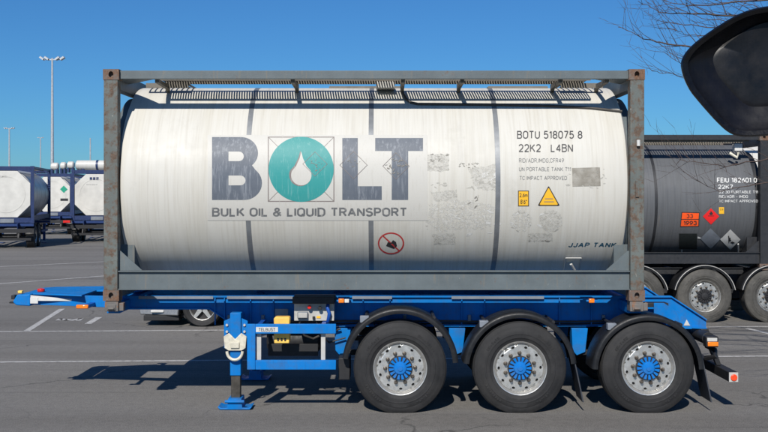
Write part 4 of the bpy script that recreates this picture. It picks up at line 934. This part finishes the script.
def simple_trailer(name, loc_, rz, beam, mats, z_top, axles, detail=True, rim_strip=False, lamps=True):
    """three axle chassis in local coordinates: x length (rear at +x), y width, z up from the ground"""
    t = empty(name, loc_, rz); wr = 0.5
    for yb in (-0.55, 0.55):
        up = [(-3.7, z_top), (3.4, z_top)]; lo = [(-3.7, z_top - 0.16), (-2.2, z_top - 0.16), (-1.8, z_top - 0.3), (3.4, z_top - 0.3)]
        ibeam((up, lo), yb).build('main_beam', beam, t)
    for x in (-2.95, 2.95): MB().box(x - 0.08, x + 0.08, -1.2, 1.2, z_top - 0.13, z_top - 0.005).build('bolster', beam, t)
    for x in (-1.5, 0, 1.5): MB().box(x - 0.05, x + 0.05, -0.54, 0.54, z_top - 0.25, z_top - 0.03).build('cross_member', beam, t)
    for wx in axles:
        MB().tube([(wx, -1.05, 0.5), (wx, 1.05, 0.5)], 0.07, 12).build('axle', 'black', t)
        for s in (-1, 1):
            wheel(t, wx, s * 1.23, 0.5, flip=s > 0, mats=mats, spin=random.random(), detail=detail)
            ys = (-1.225, -0.82) if s < 0 else (0.82, 1.225)
            guard(t, wx, 0.5, ys[0], ys[1], 0.60, 12, 168)
            if rim_strip:
                a = [math.radians(12 + 156 * k / 24) for k in range(25)]
                MB().tube([(wx + 0.588 * math.cos(q), -1.243 if s < 0 else 1.243, 0.5 + 0.588 * math.sin(q)) for q in a], 0.007, 6).build('guard_trim', 'lgrey', t)
            MB().prism([(wx - 0.68, z_top - 0.31), (wx - 0.52, z_top - 0.31), (wx - 0.56, 0.5), (wx - 0.62, 0.5)], s * 0.55 - 0.06, s * 0.55 + 0.06).build('axle_hanger', beam, t)
            MB().lathe([(0.55, 0.11), (0.6, 0.13), (z_top - 0.32, 0.13)], 'Z', (wx + 0.3, s * 0.55, 0), 14).build('air_spring', 'black', t)
    for s in (-1, 1):
        MB().box(-2.25, -2.12, s * 1.0 - 0.06, s * 1.0 + 0.06, 0.12, z_top - 0.14).box(-2.32, -2.05, s * 1.0 - 0.12, s * 1.0 + 0.12, 0.0, 0.03).build('landing_leg', beam, t)
        MB().box(-1.9, 0.0 + min(axles) - 0.75, s * 1.2 - 0.02, s * 1.2 + 0.02, 0.62, 0.72).build('side_bar', beam, t)
        if lamps: MB().box(3.42, 3.46, s * 0.95 - 0.2, s * 0.95 + 0.2, 0.72, 0.86).build('tail_lamp', 'red', t)
    MB().box(3.36, 3.41, -1.2, 1.2, 0.70, 0.88).build('lamp_board', 'black', t)
    MB().box(3.40, 3.50, -1.15, 1.15, 0.36, 0.47).build('underrun_beam', 'black', t)
    for s in (-1, 1): MB().prism([(3.2, z_top - 0.31), (3.32, z_top - 0.31), (3.47, 0.475), (3.40, 0.475)], s * 0.6 - 0.03, s * 0.6 + 0.03).build('beam_hanger', 'black', t)
    return t

# ---- dark tank container on the right
RY = 8.2; RX0 = X(769, RY) - 6.058; R0 = (RX0 + 3.029, RY + 1.219, 1.0)
rc, rtank = container('tank_container', R0, 0, ('blackframe', 'blackframe', 'casting', 'darktank', 'blackframe'), r=1.15, zc=1.29, straps=(0.9,), detail=False, half=2.80)
tag(rc, 'dark grey tank container with orange and diamond placards at the right', 'tank container')
walkway(rc, -2.7, 2.7, -1.08, -0.70, 2.50, 'grating', 0.05); walkway(rc, -2.7, 2.7, -0.1, 0.6, 2.56, 'grating', 0.05, name='manway_platform', edge=0.09)
MB().box(2.45, 2.6, -1.0, -0.85, 2.28, 2.42).build('manifold_cap', 'white', rc, bevel=0.01)
MB().tube([(2.35, -1.0, 2.24), (2.48, -1.05, 2.15), (2.50, -1.05, 2.25)], 0.03, 8).build('pipe_end', 'cream', rc)
RC = Cyl(R0[1], R0[2] + 1.29, 1.15)
RT = lambda *a, **k: text_px(*a, **k, parent=rtank, origin=R0, cyl=RC)
RD = lambda outs, off, name, mat: wrap(flat_fill(outs), RC, off, name, mat, rtank, R0)
M['wprint'] = decal_mat('white_print', (0.66, 0.66, 0.64), 0.15, (0.3, 0.3, 0.3))
RT('FEIU 182601 0', 717, 757, 177.6, 182.6, off=0.004, name='number_lettering', mat='wprint', bold=0.16, space=0.26)
RT('22K7', 718, 733, 184.6, 188.8, off=0.004, name='number_lettering', mat='wprint', bold=0.16, space=0.26)
RT('22 30 PORTABLE T11', 719, 758, 190.6, 193.4, off=0.004, name='approval_lettering', mat='wprint')
RT('RID/ADR - IMDG', 719, 748, 195.2, 198, off=0.004, name='approval_lettering', mat='wprint')
RT('TC IMPACT APPROVED', 719, 758, 199.8, 202.4, off=0.004, name='approval_lettering', mat='wprint')
RD([[(681.5, 212), (699.8, 212.4), (699, 226.6), (680, 227)]], 0.004, 'orange_plate', 'ink'); RD([[(682.3, 212.8), (699, 213.2), (698.6, 219), (681.6, 219)]], 0.006, 'orange_plate_face', 'orange'); RD([[(681.5, 219.8), (698.5, 219.8), (698.3, 226), (680.8, 226.2)]], 0.006, 'orange_plate_face', 'orange')
RT('33', 686.5, 693, 214, 218.2, off=0.008, name='hazard_lettering', mat='ink', bold=0.17); RT('1993', 683.5, 696.8, 220.9, 225.2, off=0.008, name='hazard_lettering', mat='ink', bold=0.17)
RD([dia(711, 216.4, 8.2)], 0.006, 'red_placard', 'placred')
RD([[(710, 215), (709.2, 213.4), (710.4, 212.4), (710.8, 210.6), (712, 212.2), (713, 213.6), (712.2, 215)]], 0.008, 'flame_symbol', 'ink'); RD([rect(708, 215.6, 714, 216.2)], 0.008, 'flame_base', 'ink')
RD([rect(719, 207.2, 724, 213.8)], 0.004, 'yellow_plate', 'yprint'); RT('2,6', 720, 723.2, 208.4, 210.2, off=0.006, name='height_lettering', mat='ink')
# hinged placard holders stand off the tank
def holder(outs, off, name, mat, par): return wrap(flat_fill(outs), RC, off, name, mat, par, R0, step=30)
RD([dia(710.6, 238.6, 10.4)], 0.006, 'grey_placard', 'grey'); RD([dia(730.4, 239.6, 10.2)], 0.006, 'white_placard', 'white')
RD([[(728, 236), (729, 235.6), (729.6, 238), (731, 237.4), (730.4, 239), (731.4, 241), (729.2, 241.4), (729.4, 243), (728.6, 243)], ], 0.008, 'tree_symbol', 'ink')
RD([[(730, 242.6), (732.4, 241.4), (735, 242.8), (732.6, 244)]], 0.008, 'fish_symbol', 'ink')
RD([rect(679, 233.6, 697, 249.2)], 0.006, 'dark_plate', 'bwall')
RD([[(697.6, 236.6), (700.6, 237.4), (700.6, 238.8), (697.6, 238.6)]], 0.006, 'placard_tab', 'wprint'); RD([[(720.8, 238), (722, 238), (722, 239.6), (720.8, 239.6)]], 0.006, 'placard_tab', 'wprint')
RD([rect(681, 249.6, 682.6, 253)], 0.006, 'placard_tab', 'wprint')
MB().tube([RC.hit(738.2, 244, 0.02), RC.hit(738.2, 253, 0.04), RC.hit(750, 253.2, 0.04)], 0.014, 6).build('vent_pipe', 'white', rc, R0)
MB().tube([RC.hit(757, 246, 0.03), RC.hit(752.6, 246, 0.03), RC.hit(751.8, 248, 0.03), RC.hit(753, 249.6, 0.03), RC.hit(757, 249.4, 0.03)], 0.011, 6).build('pipe_hook', 'white', rc, R0)
ax = [X(705.7, 8.15) + k * 1.29 for k in (-1, 0, 1)]
xm = R0[0]
rtr = simple_trailer('container_trailer', (xm, R0[1], 0), 0, 'blackframe', ('oldtyre', 'dullalloy', 'black', 'nut'), 0.985, [a - xm for a in ax], True, True)
tag(rtr, 'black three-axle trailer with dusty tyres carrying the dark grey tank', 'trailer')

# ---- a white tank container beyond it, only its top edge showing under the mirror
wb, wbt = container('tank_container', (X(782, 14.6), 14.6 + 1.219, 1.33), 0, ('lgrey', 'lgrey', 'casting', 'whitetank', 'strap'), r=1.17, zc=1.31, detail=False)
tag(wb, 'white tank container behind the dark grey one, top edge below the mirror', 'tank container')
wbr = simple_trailer('container_trailer', (X(782, 14.6), 14.6 + 1.219, 0), 0, 'bgblue', ('tyre', 'dullalloy', 'black', 'nut'), 1.315, (0.6, 1.9, 3.0), False)
tag(wbr, 'trailer under the white tank container, hidden behind the black trailer', 'trailer')

# ---- containers and trailers seen end-on at the left
A_rot = -PI / 2 - 0.0
def endon(px_right, d, yaw, z0, tankmat, labels, left=False, strapx=(-1.5, 0, 1.5), lamps=False):
    """container whose end faces the camera; px_right is the near right (or left) post edge"""
    xe = (px_right - CX) * d / F; dirv = Vector((math.sin(-yaw), math.cos(yaw), 0)); side = Vector((math.cos(yaw), math.sin(yaw), 0))
    c = Vector((xe, d - CD, 0)) + dirv * 3.029 + side * (1.219 if left else -1.219)
    rz = PI / 2 + yaw
    o, t = container('tank_container', (c.x, c.y, z0), rz, ('navy', 'navy', 'navy', tankmat, 'strap'), r=1.15, zc=1.30, straps=strapx, diag=True, detail=False, ring_=False)
    walkway(o, -2.8, 2.8, -0.9, -0.5, 2.53, 'grating', 0.12)
    MB().box(-3.04, -2.95, -0.35, 0.25, 0.02, 0.20).build('valve_box', 'grey', o)
    MB().lathe([(2.40, 0.25), (2.55, 0.25), (2.60, 0.2), (2.60, 0.0)], 'Z', (0.4, 0.1, 0), 16).build('manlid', 'lgrey', o)
    tag(o, labels[0], 'tank container', 'tank containers parked at the back left')
    tt = simple_trailer('container_trailer', (c.x, c.y, 0), rz, 'bgblue', ('tyre', 'dullalloy', 'black', 'nut'), z0 - 0.015, (1.2, 2.45), False, lamps=lamps)
    tt.rotation_euler.z += PI; tag(tt, labels[1], 'trailer', 'trailers parked at the back left')
    return o, t, c, dirv, side
cA = endon(34, 47.2, 0.19, 1.13, 'silver', ('white-ended tank container in a navy frame at the left edge of the lot', 'dark blue trailer under the leftmost tank container'))
cB = endon(71.4, 53.0, 0.12, 1.10, 'silver', ('white-ended tank container half hidden behind the near grey post', 'dark blue trailer under the tank half hidden by the grey post'), True)
cC = endon(72.5, 63.0, 0.10, 1.12, 'whitetank', ('farthest white tank container with a green diamond, between two navy frames', 'far trailer with red tail lamps between the two blue trailers'), lamps=True)
M['endwhite'] = plain('white_end_cladding', (0.58, 0.565, 0.52), 0.5, 0, 0.14, 1.6)
for o, t, c, dv, sd in (cA, cB, cC):                     # white octagonal end panels and the ring pressed into them
    yh, zl, zh, k = 1.06, 0.25, 2.37, 0.56
    oc = [(-yh, zl + k), (-yh + k, zl), (yh - k, zl), (yh, zl + k), (yh, zh - k), (yh - k, zh), (-yh + k, zh), (-yh, zh - k)]
    MB().prismx(oc, -3.003, -2.90).build('end_cladding', 'endwhite', t, bevel=0.02)
    MB().lathe([(-3.002, 0.80), (-3.012, 0.80), (-3.012, 0.83), (-3.002, 0.83)], 'X', (0, 0, 1.30), 64, caps=False).build('end_seam', 'endwhite', t)
def endmarks(ct, n, y, z, w_, h_, mat):
    for k in range(n):
        yy = y - k * w_ * 1.35; rr = math.hypot(yy, z - 1.30)
        MB().box(-3.012, -3.006, yy - w_ / 2, yy + w_ / 2, z - h_ / 2, z + h_ / 2).build('faded_mark', mat, ct[1])
endmarks(cA, 5, 0.55, 2.12, 0.10, 0.07, 'lgrey'); endmarks(cB, 3, 0.25, 2.14, 0.12, 0.14, 'navy'); endmarks(cB, 6, 0.45, 1.84, 0.07, 0.06, 'lgrey')
M['green'] = plain('green_placard', (0.02, 0.32, 0.20), 0.4)
gm = MB(); k = 0.22; gy, gz = -0.70, 1.62
gm.add([(-3.02, gy - k, gz), (-3.02, gy, gz + k), (-3.02, gy + k, gz), (-3.02, gy, gz - k), (-3.008, gy - k, gz), (-3.008, gy, gz + k), (-3.008, gy + k, gz), (-3.008, gy, gz - k)], [(0, 1, 2, 3), (7, 6, 5, 4), (0, 4, 5, 1), (1, 5, 6, 2), (2, 6, 7, 3), (3, 7, 4, 0)])
gm.build('green_placard', 'green', cC[1])
MB().box(-3.02, -3.008, -0.95, -0.5, 0.92, 1.06).build('dark_label', 'ink', cC[1])
# pale tubes lying across the container tops
def topdrum(x0, x1, d, py, r, label, bands):
    xa, xb = (x0 - CX) * d / F, (x1 - CX) * d / F; z = CH - (py - HY) * d / F
    o = MB().lathe([(0, 0.0), (0.02, r * 0.75), (0.08, r)] + [(0.08 + (xb - xa - 0.16) * k / 6, r) for k in range(1, 6)] + [(xb - xa - 0.08, r), (xb - xa - 0.02, r * 0.75), (xb - xa, 0)], 'X', (0, 0, 0), 28).build('storage_drum', 'whitetank')
    o.location = (xa, d - CD, z); tag(o, label, 'drum', 'pale drums on the container tops')
    for q in bands: MB().lathe([(q * (xb - xa) - 0.06, r - 0.002), (q * (xb - xa) - 0.06, r + 0.012), (q * (xb - xa) + 0.06, r + 0.012), (q * (xb - xa) + 0.06, r - 0.002)], 'X', (0, 0, 0), 28, caps=False).build('band', 'navy', o)
    for q in (0.2, 0.8): MB().box(q * (xb - xa) - 0.06, q * (xb - xa) + 0.06, -0.2, 0.2, -r - (0.24 if r < 0.25 else 0.035), -r + 0.06).build('cradle', 'navy', o)
    return o
topdrum(76, 116, 55.0, 165.2, 0.26, 'larger pale drum lying across the tank container beside the grey post', (0.55,))
topdrum(51, 59, 64.8, 166.4, 0.235, 'small pale drum with round end above the far tank, leftmost of three', ())
topdrum(60.5, 66.5, 64.8, 165.8, 0.235, 'small pale drum above the far tank, middle one of three', ())
topdrum(67.5, 74.5, 64.8, 165.2, 0.235, 'small pale drum above the far tank, next to the larger drum', ())

# ================================================================== parked car behind the trailer (faces left)
M['carpaint'] = plain('grey_car_paint', (0.21, 0.215, 0.225), 0.3, 0.3, 0.05)
M['carglass'] = plain('dark_car_glass', (0.02, 0.025, 0.03), 0.06)
KY = 7.57; kx = X(136, KY); K0 = (kx + 2.3, KY + 0.92, 0)
car = empty('parked_car', K0)
tag(car, 'grey car parked behind the blue trailer, only front bumper and wheel showing', 'car')
def carbody(zbot=0.20):
    side = [(0.03, 0.20), (0.0, 0.34), (-0.01, 0.52), (0.03, 0.72), (0.10, 0.86), (0.95, 1.02), (1.15, 1.06), (1.95, 1.58), (2.4, 1.64), (3.6, 1.60), (4.3, 1.20), (4.55, 1.02), (4.6, 0.6), (4.56, 0.30), (4.5, 0.20)]
    def arch(cx, r=0.44, n=10): return [(cx + r * math.cos(PI * k / n), 0.20 + 0.06 + (0.36 + r - 0.40) * math.sin(PI * k / n)) for k in range(n + 1)]
    wx1, wx2 = 1.22, 3.75
    low = [(wx2 + 0.44, 0.20)] + arch(wx2) + [(wx2 - 0.44, 0.20), (wx1 + 0.44, 0.20)] + arch(wx1) + [(wx1 - 0.44, 0.20)]
    poly = side + low; m = MB(); n = len(poly)
    secs = [(-0.92, 0.0), (-0.90, 0.0), (0.90, 0.0), (0.92, 0.0)]
    def yy(s, p):
        x, z = p; t = 0.92
        if z > 1.0: t -= (z - 1.0) * 0.38
        if x < 0.6: t -= 0.20 * (1 - x / 0.6) ** 2
        if x > 4.2: t -= 0.12 * ((x - 4.2) / 0.4) ** 2
        return s * t
    vs = []
    for s in (-1, 1):
        for p in poly: vs.append((p[0] + kx, KY + 0.92 + yy(s, p), p[1]))
    m.add(vs, [tuple(range(n)), tuple(range(2 * n - 1, n - 1, -1))] + [(i, (i + 1) % n, n + (i + 1) % n, n + i) for i in range(n)])
    return m
def KP(mb, name, mat, bevel=0.0): return mb.build(name, mat, car, K0, bevel)
KP(carbody(), 'body', 'carpaint', 0.02)
for s in (-1, 1):
    y = KY + 0.92 + s * 0.80
    q = [(kx + 1.45, 1.10), (kx + 2.02, 1.50), (kx + 3.5, 1.50), (kx + 4.0, 1.12)]
    vs = [(a, KY + 0.92 + s * (0.926 - max(0, (b - 1.0) * 0.38)), b) for a, b in q] + [(a, KY + 0.92 + s * (0.90 - max(0, (b - 1.0) * 0.38)), b) for a, b in q]
    KP(MB().add(vs, [(0, 1, 2, 3), (7, 6, 5, 4), (0, 4, 5, 1), (1, 5, 6, 2), (2, 6, 7, 3), (3, 7, 4, 0)]), 'side_window', 'carglass')
KP(MB().box(kx + 0.12, kx + 0.78, KY + 0.08, KY + 1.76, 0.10, 0.199), 'bumper_lip', 'black', 0.01)
KP(MB().box(kx + 0.26, kx + 0.50, KY - 0.004 + 0.045, KY + 0.12, 0.255, 0.30), 'bumper_lamp', 'white', 0.01)
KP(MB().box(kx + 0.6, kx + 4.2, KY + 0.25, KY + 1.6, 0.14, 0.22), 'underbody', 'black')
CT = tyre_mesh(0.37, 0.22, 0.235, 0.012); CT.materials.append(M['tyre'])
CRM = MB().lathe([(0.12, 0.225), (0.03, 0.228), (0.016, 0.236), (0.014, 0.242), (0.03, 0.243)], 'Y', (0, 0, 0), 40, caps=False)
for k in range(5):
    a = 2 * PI * k / 5 + 0.3; e = Vector((math.cos(a), 0, math.sin(a))); t = Vector((-e.z, 0, e.x)); q = []
    for r_, hw in ((0.03, 0.045), (0.230, 0.028)):
        for s_ in (-1, 1):
            for y in (0.06, 0.03): q.append(e * r_ + t * hw * s_ + Vector((0, y, 0)))
    CRM.add(q, [(0, 1, 3, 2), (4, 6, 7, 5), (0, 4, 5, 1), (2, 3, 7, 6), (1, 5, 7, 3), (0, 2, 6, 4)])
CRM.lathe([(0.06, 0.06), (0.025, 0.05), (0.02, 0.0)], 'Y', (0, 0, 0), 16)
CRIM = CRM.mesh('rim', 30); CRIM.materials.append(M['alloy'])
CDR = MB().lathe([(0.10, 0.0), (0.10, 0.22), (0.2, 0.22), (0.2, 0.0)], 'Y', (0, 0, 0), 24).mesh('wheel', 30); CDR.materials.append(M['black'])
for wx in (1.22, 3.75):
    for s in (-1, 1):
        o = link('wheel', CDR, None, car); o.location = (kx + wx - K0[0], s * 0.925, 0.36)
        if s > 0: o.rotation_euler = (0, 0, PI)
        link('tyre', CT, None, o); link('rim', CRIM, None, o)

# ================================================================== lighting masts
M['galv'] = plain('galvanised_steel', (0.50, 0.51, 0.52), 0.45, 0.5)
def mast(px, py_top, d, r0, r1, label, heads):
    x = (px - CX) * d / F; h = CH - (py_top - HY) * d / F
    t = empty('lighting_mast', (x, d - CD, 0)); tag(t, label, 'light mast', 'lighting masts beyond the parked tanks')
    MB().lathe([(0, r0), (h * 0.5, (r0 + r1) / 2), (h, r1)], 'Z', (0, 0, 0), 10).build('pole', 'galv', t)
    MB().lathe([(0, r0 * 2.2), (0.3, r0 * 2.2), (0.35, r0)], 'Z', (0, 0, 0), 10).build('base', 'galv', t)
    if heads:
        s = heads
        MB().box(-0.9 * s, 0.9 * s, -0.06 * s, 0.06 * s, h - 0.25 * s, h - 0.13 * s).build('crossarm', 'galv', t)
        for sx in (-1, 1):
            for k in (0.35, 0.9):
                MB().prism([(sx * k * s, h - 0.1 * s), (sx * (k + 0.42) * s, h + 0.18 * s), (sx * (k + 0.55) * s, h + 0.02 * s), (sx * (k + 0.12) * s, h - 0.28 * s)], -0.3 * s, 0.3 * s).build('floodlight', 'galv', t)
        MB().tube([(0, 0, h * 0.15), (0, -0.3 * s, h * 0.15)], 0.25 * s, 8).build('control_cabinet', 'galv', t)
    return t
mast(52.3, 58, 120, 0.24, 0.11, 'tallest lighting mast with floodlight heads, rising above the left tanks', 1.0)
mast(9.3, 128, 150, 0.16, 0.09, 'short distant mast with a small lamp head near the left edge', 0.55)
mast(40.5, 137.5, 210, 0.18, 0.10, 'faint distant mast just left of the tallest mast', 0.45)
mast(90.3, 138, 90, 0.09, 0.05, 'thin bare pole standing above the drum beside the grey post', 0)

# ================================================================== bare tree at the right
M['bark'] = plain('bark', (0.060, 0.045, 0.036), 0.85, 0, 0.3, 30)
M['twig'] = plain('twig_bark', (0.075, 0.052, 0.045), 0.8, 0, 0.3, 30)
tree = empty('bare_tree', (6.6, 0.9, 0)); TT = (6.6, 0.9, 0)
tag(tree, 'leafless tree at the right edge, twigs reaching above the tank frame', 'tree')
rnd = random.Random(11)
trunk = MB().tube([(6.6, 0.9, 0), (6.57, 0.9, 0.8), (6.61, 0.93, 1.8), (6.55, 0.95, 2.7), (6.5, 1.0, 3.4), (6.45, 1.0, 4.4), (6.55, 1.1, 5.6), (6.5, 1.15, 6.8)], [0.19, 0.15, 0.135, 0.125, 0.11, 0.08, 0.05, 0.015], 12)
trunk.build('trunk', 'bark', tree, TT)
def twig(m, p, d, ln, r, depth):
    n = max(3, int(ln / 0.10)); pts = [p.copy()]; q = p.copy(); dd = d.copy(); rs = [r]
    for i in range(n):
        dd = (dd + Vector((rnd.uniform(-1, 1), rnd.uniform(-1, 1), rnd.uniform(-0.8, 1.0))) * 0.16).normalized()
        q = q + dd * ln / n; pts.append(q.copy()); rs.append(r * (1 - 0.75 * (i + 1) / n))
        if depth > 0 and i > 0 and rnd.random() < 0.62:
            s = Vector((rnd.uniform(-1, 1), rnd.uniform(-1, 1), rnd.uniform(-0.5, 1.2))).normalized()
            twig(m, q, (dd * 0.75 + s * 0.8).normalized(), ln * rnd.uniform(0.25, 0.5), max(0.0022, rs[-1] * 0.6), depth - 1)
    m.tube(pts, rs, 5)
def limb(pts, r):
    """a limb through given points with side twigs"""
    m = MB(); P_ = [Vector(p) for p in pts]; sm = []
    for i in range(len(P_) - 1):
        for k in range(5): sm.append(P_[i].lerp(P_[i + 1], k / 5) + Vector((rnd.uniform(-1, 1), rnd.uniform(-1, 1), rnd.uniform(-1, 1))) * 0.012)
    sm.append(P_[-1]); n = len(sm); rs = [max(0.0035, r * (1 - 0.93 * i / (n - 1))) for i in range(n)]
    m.tube(sm, rs, 7)
    for i in range(4, n):
        dd = (sm[min(i + 1, n - 1)] - sm[i - 1]).normalized()
        for _ in range(1):
            if rnd.random() < 0.85:
                s = Vector((rnd.uniform(-1, 1), rnd.uniform(-1, 1), rnd.uniform(-0.4, 1.4))).normalized()
                twig(m, sm[i], (dd * 0.8 + s * 0.75).normalized(), rnd.uniform(0.22, 0.6), max(0.003, rs[i] * 0.55), 1)
    m.build('branch', 'twig', tree, TT)
def q(px, py, d): return ((px - CX) * d / F, d - CD, CH - (py - HY) * d / F)
limb([(6.5, 1.0, 3.3), q(820, 72, 12.55), q(745, 52, 12.55), q(700, 47, 12.50), q(660, 43, 12.45), q(640, 37, 12.45), q(618, 27, 12.45)], 0.022)
limb([(6.45, 1.0, 3.9), q(820, 20, 12.65), q(735, 16, 12.65), q(690, 14, 12.65), q(660, 12, 12.65), q(638, 1, 12.65)], 0.020)
limb([(6.45, 1.0, 3.7), q(800, 38, 12.85), q(735, 30, 12.95), q(690, 25, 13.05), q(662, 22, 13.15)], 0.016)
limb([(6.52, 0.95, 3.0), q(800, 108, 12.65), q(740, 92, 12.55), q(700, 83, 12.45), q(672, 74, 12.35), q(652, 71, 12.35)], 0.016)
limb([(6.55, 0.95, 2.8), q(810, 150, 12.75), q(760, 160, 12.65), q(725, 166, 12.55), q(690, 162, 12.55), q(680, 160, 12.55)], 0.013)
limb([(6.55, 0.95, 2.6), q(810, 176, 12.85), q(755, 184, 12.85), q(720, 192, 12.85), q(692, 178, 12.75)], 0.012)
limb([(6.45, 1.0, 4.0), q(830, -6, 12.7), q(740, 2, 12.7), q(700, 6, 12.7), q(672, 4, 12.7), q(655, -4, 12.7)], 0.016)
limb([(6.45, 1.0, 3.6), q(820, 50, 12.9), q(750, 42, 12.9), q(712, 36, 13.0), q(685, 34, 13.0), q(668, 28, 13.0)], 0.014)
limb([(6.45, 1.0, 3.5), q(820, 60, 12.6), q(740, 66, 12.5), q(705, 62, 12.5), q(678, 58, 12.4)], 0.013)
limb([(6.45, 1.0, 4.4), q(830, 30, 13.1), q(760, 8, 13.2), q(722, -4, 13.2)], 0.014)
limb([(6.45, 1.0, 3.2), q(820, 90, 12.8), q(745, 74, 12.8), q(708, 72, 12.8), q(684, 66, 12.8), q(664, 52, 12.8)], 0.013)
limb([(6.45, 1.0, 3.9), q(820, 44, 13.3), q(745, 24, 13.3), q(702, 18, 13.3), q(676, 8, 13.3)], 0.013)
limb([(6.45, 1.0, 4.2), q(800, -30, 12.95), q(750, -10, 12.75), q(715, 0, 12.75), q(690, -6, 12.75)], 0.018)
for k, (x, y, z) in enumerate(((4.1, -1.9, 3.5), (4.4, -2.3, 3.3), (4.0, -1.2, 3.2), (4.6, -1.6, 2.9), (4.2, -2.6, 3.6), (4.9, -2.0, 3.0))):   # limbs reaching towards the lane, beside the view
    limb([(6.5, 0.95, 2.7 + 0.12 * k), (6.0, 0.9 + (y - 0.9) * 0.35, z - 0.1), (5.2, 0.9 + (y - 0.9) * 0.75, z), (x, y, z)], 0.022)
for a in range(9):
    t = a / 9 * 2 * PI + 0.4; z = 3.6 + 0.33 * a
    if math.cos(t) > -0.3 or z > 4.6:
        limb([(6.5, 1.0, z), (6.5 + math.cos(t) * 0.8, 1.0 + math.sin(t) * 0.8, z + 0.35), (6.5 + math.cos(t) * 1.7, 1.0 + math.sin(t) * 1.7, z + 0.7)], 0.03)

# ================================================================== truck mirror close to the camera
M['mirrorback'] = plain('black_plastic', (0.005, 0.005, 0.006), 0.36, 0, 0.4, 60, 0.25, 0.4)
M['mirrorin'] = plain('dull_black_plastic', (0.0045, 0.0045, 0.006), 0.40, 0, 0.6, 18, 0.1, 0.35)
dm_ = 1.5
mo = ((765 - CX) * dm_ / F, dm_ - CD, CH - (70 - HY) * dm_ / F)
mir = empty('truck_mirror', mo); tag(mir, 'rounded black truck mirror housing hanging into the top right corner', 'mirror')
ctrl = [(679.5, 67), (682, 56), (692, 44), (712, 29), (738, 13), (760, 6), (785, 4), (812, 8), (826, 26), (830, 60), (828, 100), (818, 122), (796, 133), (768, 136.5), (742, 138), (729, 134), (716, 122), (700, 104), (687, 88)]
def smooth_loop(c, it=2):
    for _ in range(it):
        o = []
        for i in range(len(c)):
            a, b = c[i], c[(i + 1) % len(c)]; o += [(a[0] * .75 + b[0] * .25, a[1] * .75 + b[1] * .25), (a[0] * .25 + b[0] * .75, a[1] * .25 + b[1] * .75)]
        c = o
    return c
lp = smooth_loop(ctrl); cxm, cym = 756, 72
def ring(sc, dy, shift=(0, 0)):
    out = []
    for x, y in lp:
        px = cxm + (x - cxm) * sc + shift[0] + 330 * dy / dm_; py = cym + (y - cym) * sc + shift[1] - 110 * dy / dm_
        out.append(((px - CX) * dm_ / F - mo[0], dy, CH - (py - HY) * dm_ / F - mo[2]))
    return out
def loft(rings, cap0=True, cap1=True):
    m = MB(); n = len(rings[0]); vs = [p for r in rings for p in r]; fs = []
    for i in range(len(rings) - 1):
        for k in range(n): fs.append((i * n + k, i * n + (k + 1) % n, (i + 1) * n + (k + 1) % n, (i + 1) * n + k))
    if cap0: fs.append(tuple(range(n))[::-1])
    if cap1: fs.append(tuple(range((len(rings) - 1) * n, len(rings) * n)))
    return m.add(vs, fs)
loft([ring(0.90, 0.004), ring(0.965, 0.0), ring(0.99, 0.004), ring(1.0, 0.014), ring(0.99, 0.035), ring(0.93, 0.065), ring(0.75, 0.085), ring(0.4, 0.095)], False, True).build('housing', 'mirrorback', mir)
loft([ring(0.91, 0.006), ring(0.88, 0.012, (1, -1)), ring(0.80, 0.018, (3, -4)), ring(0.66, 0.028, (7, -8)), ring(0.62, 0.026, (9, -10)), ring(0.3, 0.030, (10, -10))], False, True).build('recessed_face', 'mirrorin', mir)
MB().tube([(0.07, 0.05, 0.02), (0.16, 0.06, 0.05), (0.26, 0.0, 0.06), (0.42, -0.25, 0.06), (0.5, -0.6, 0.06)], [0.018, 0.018, 0.018, 0.02, 0.022], 12).build('arm', 'mirrorback', mir)
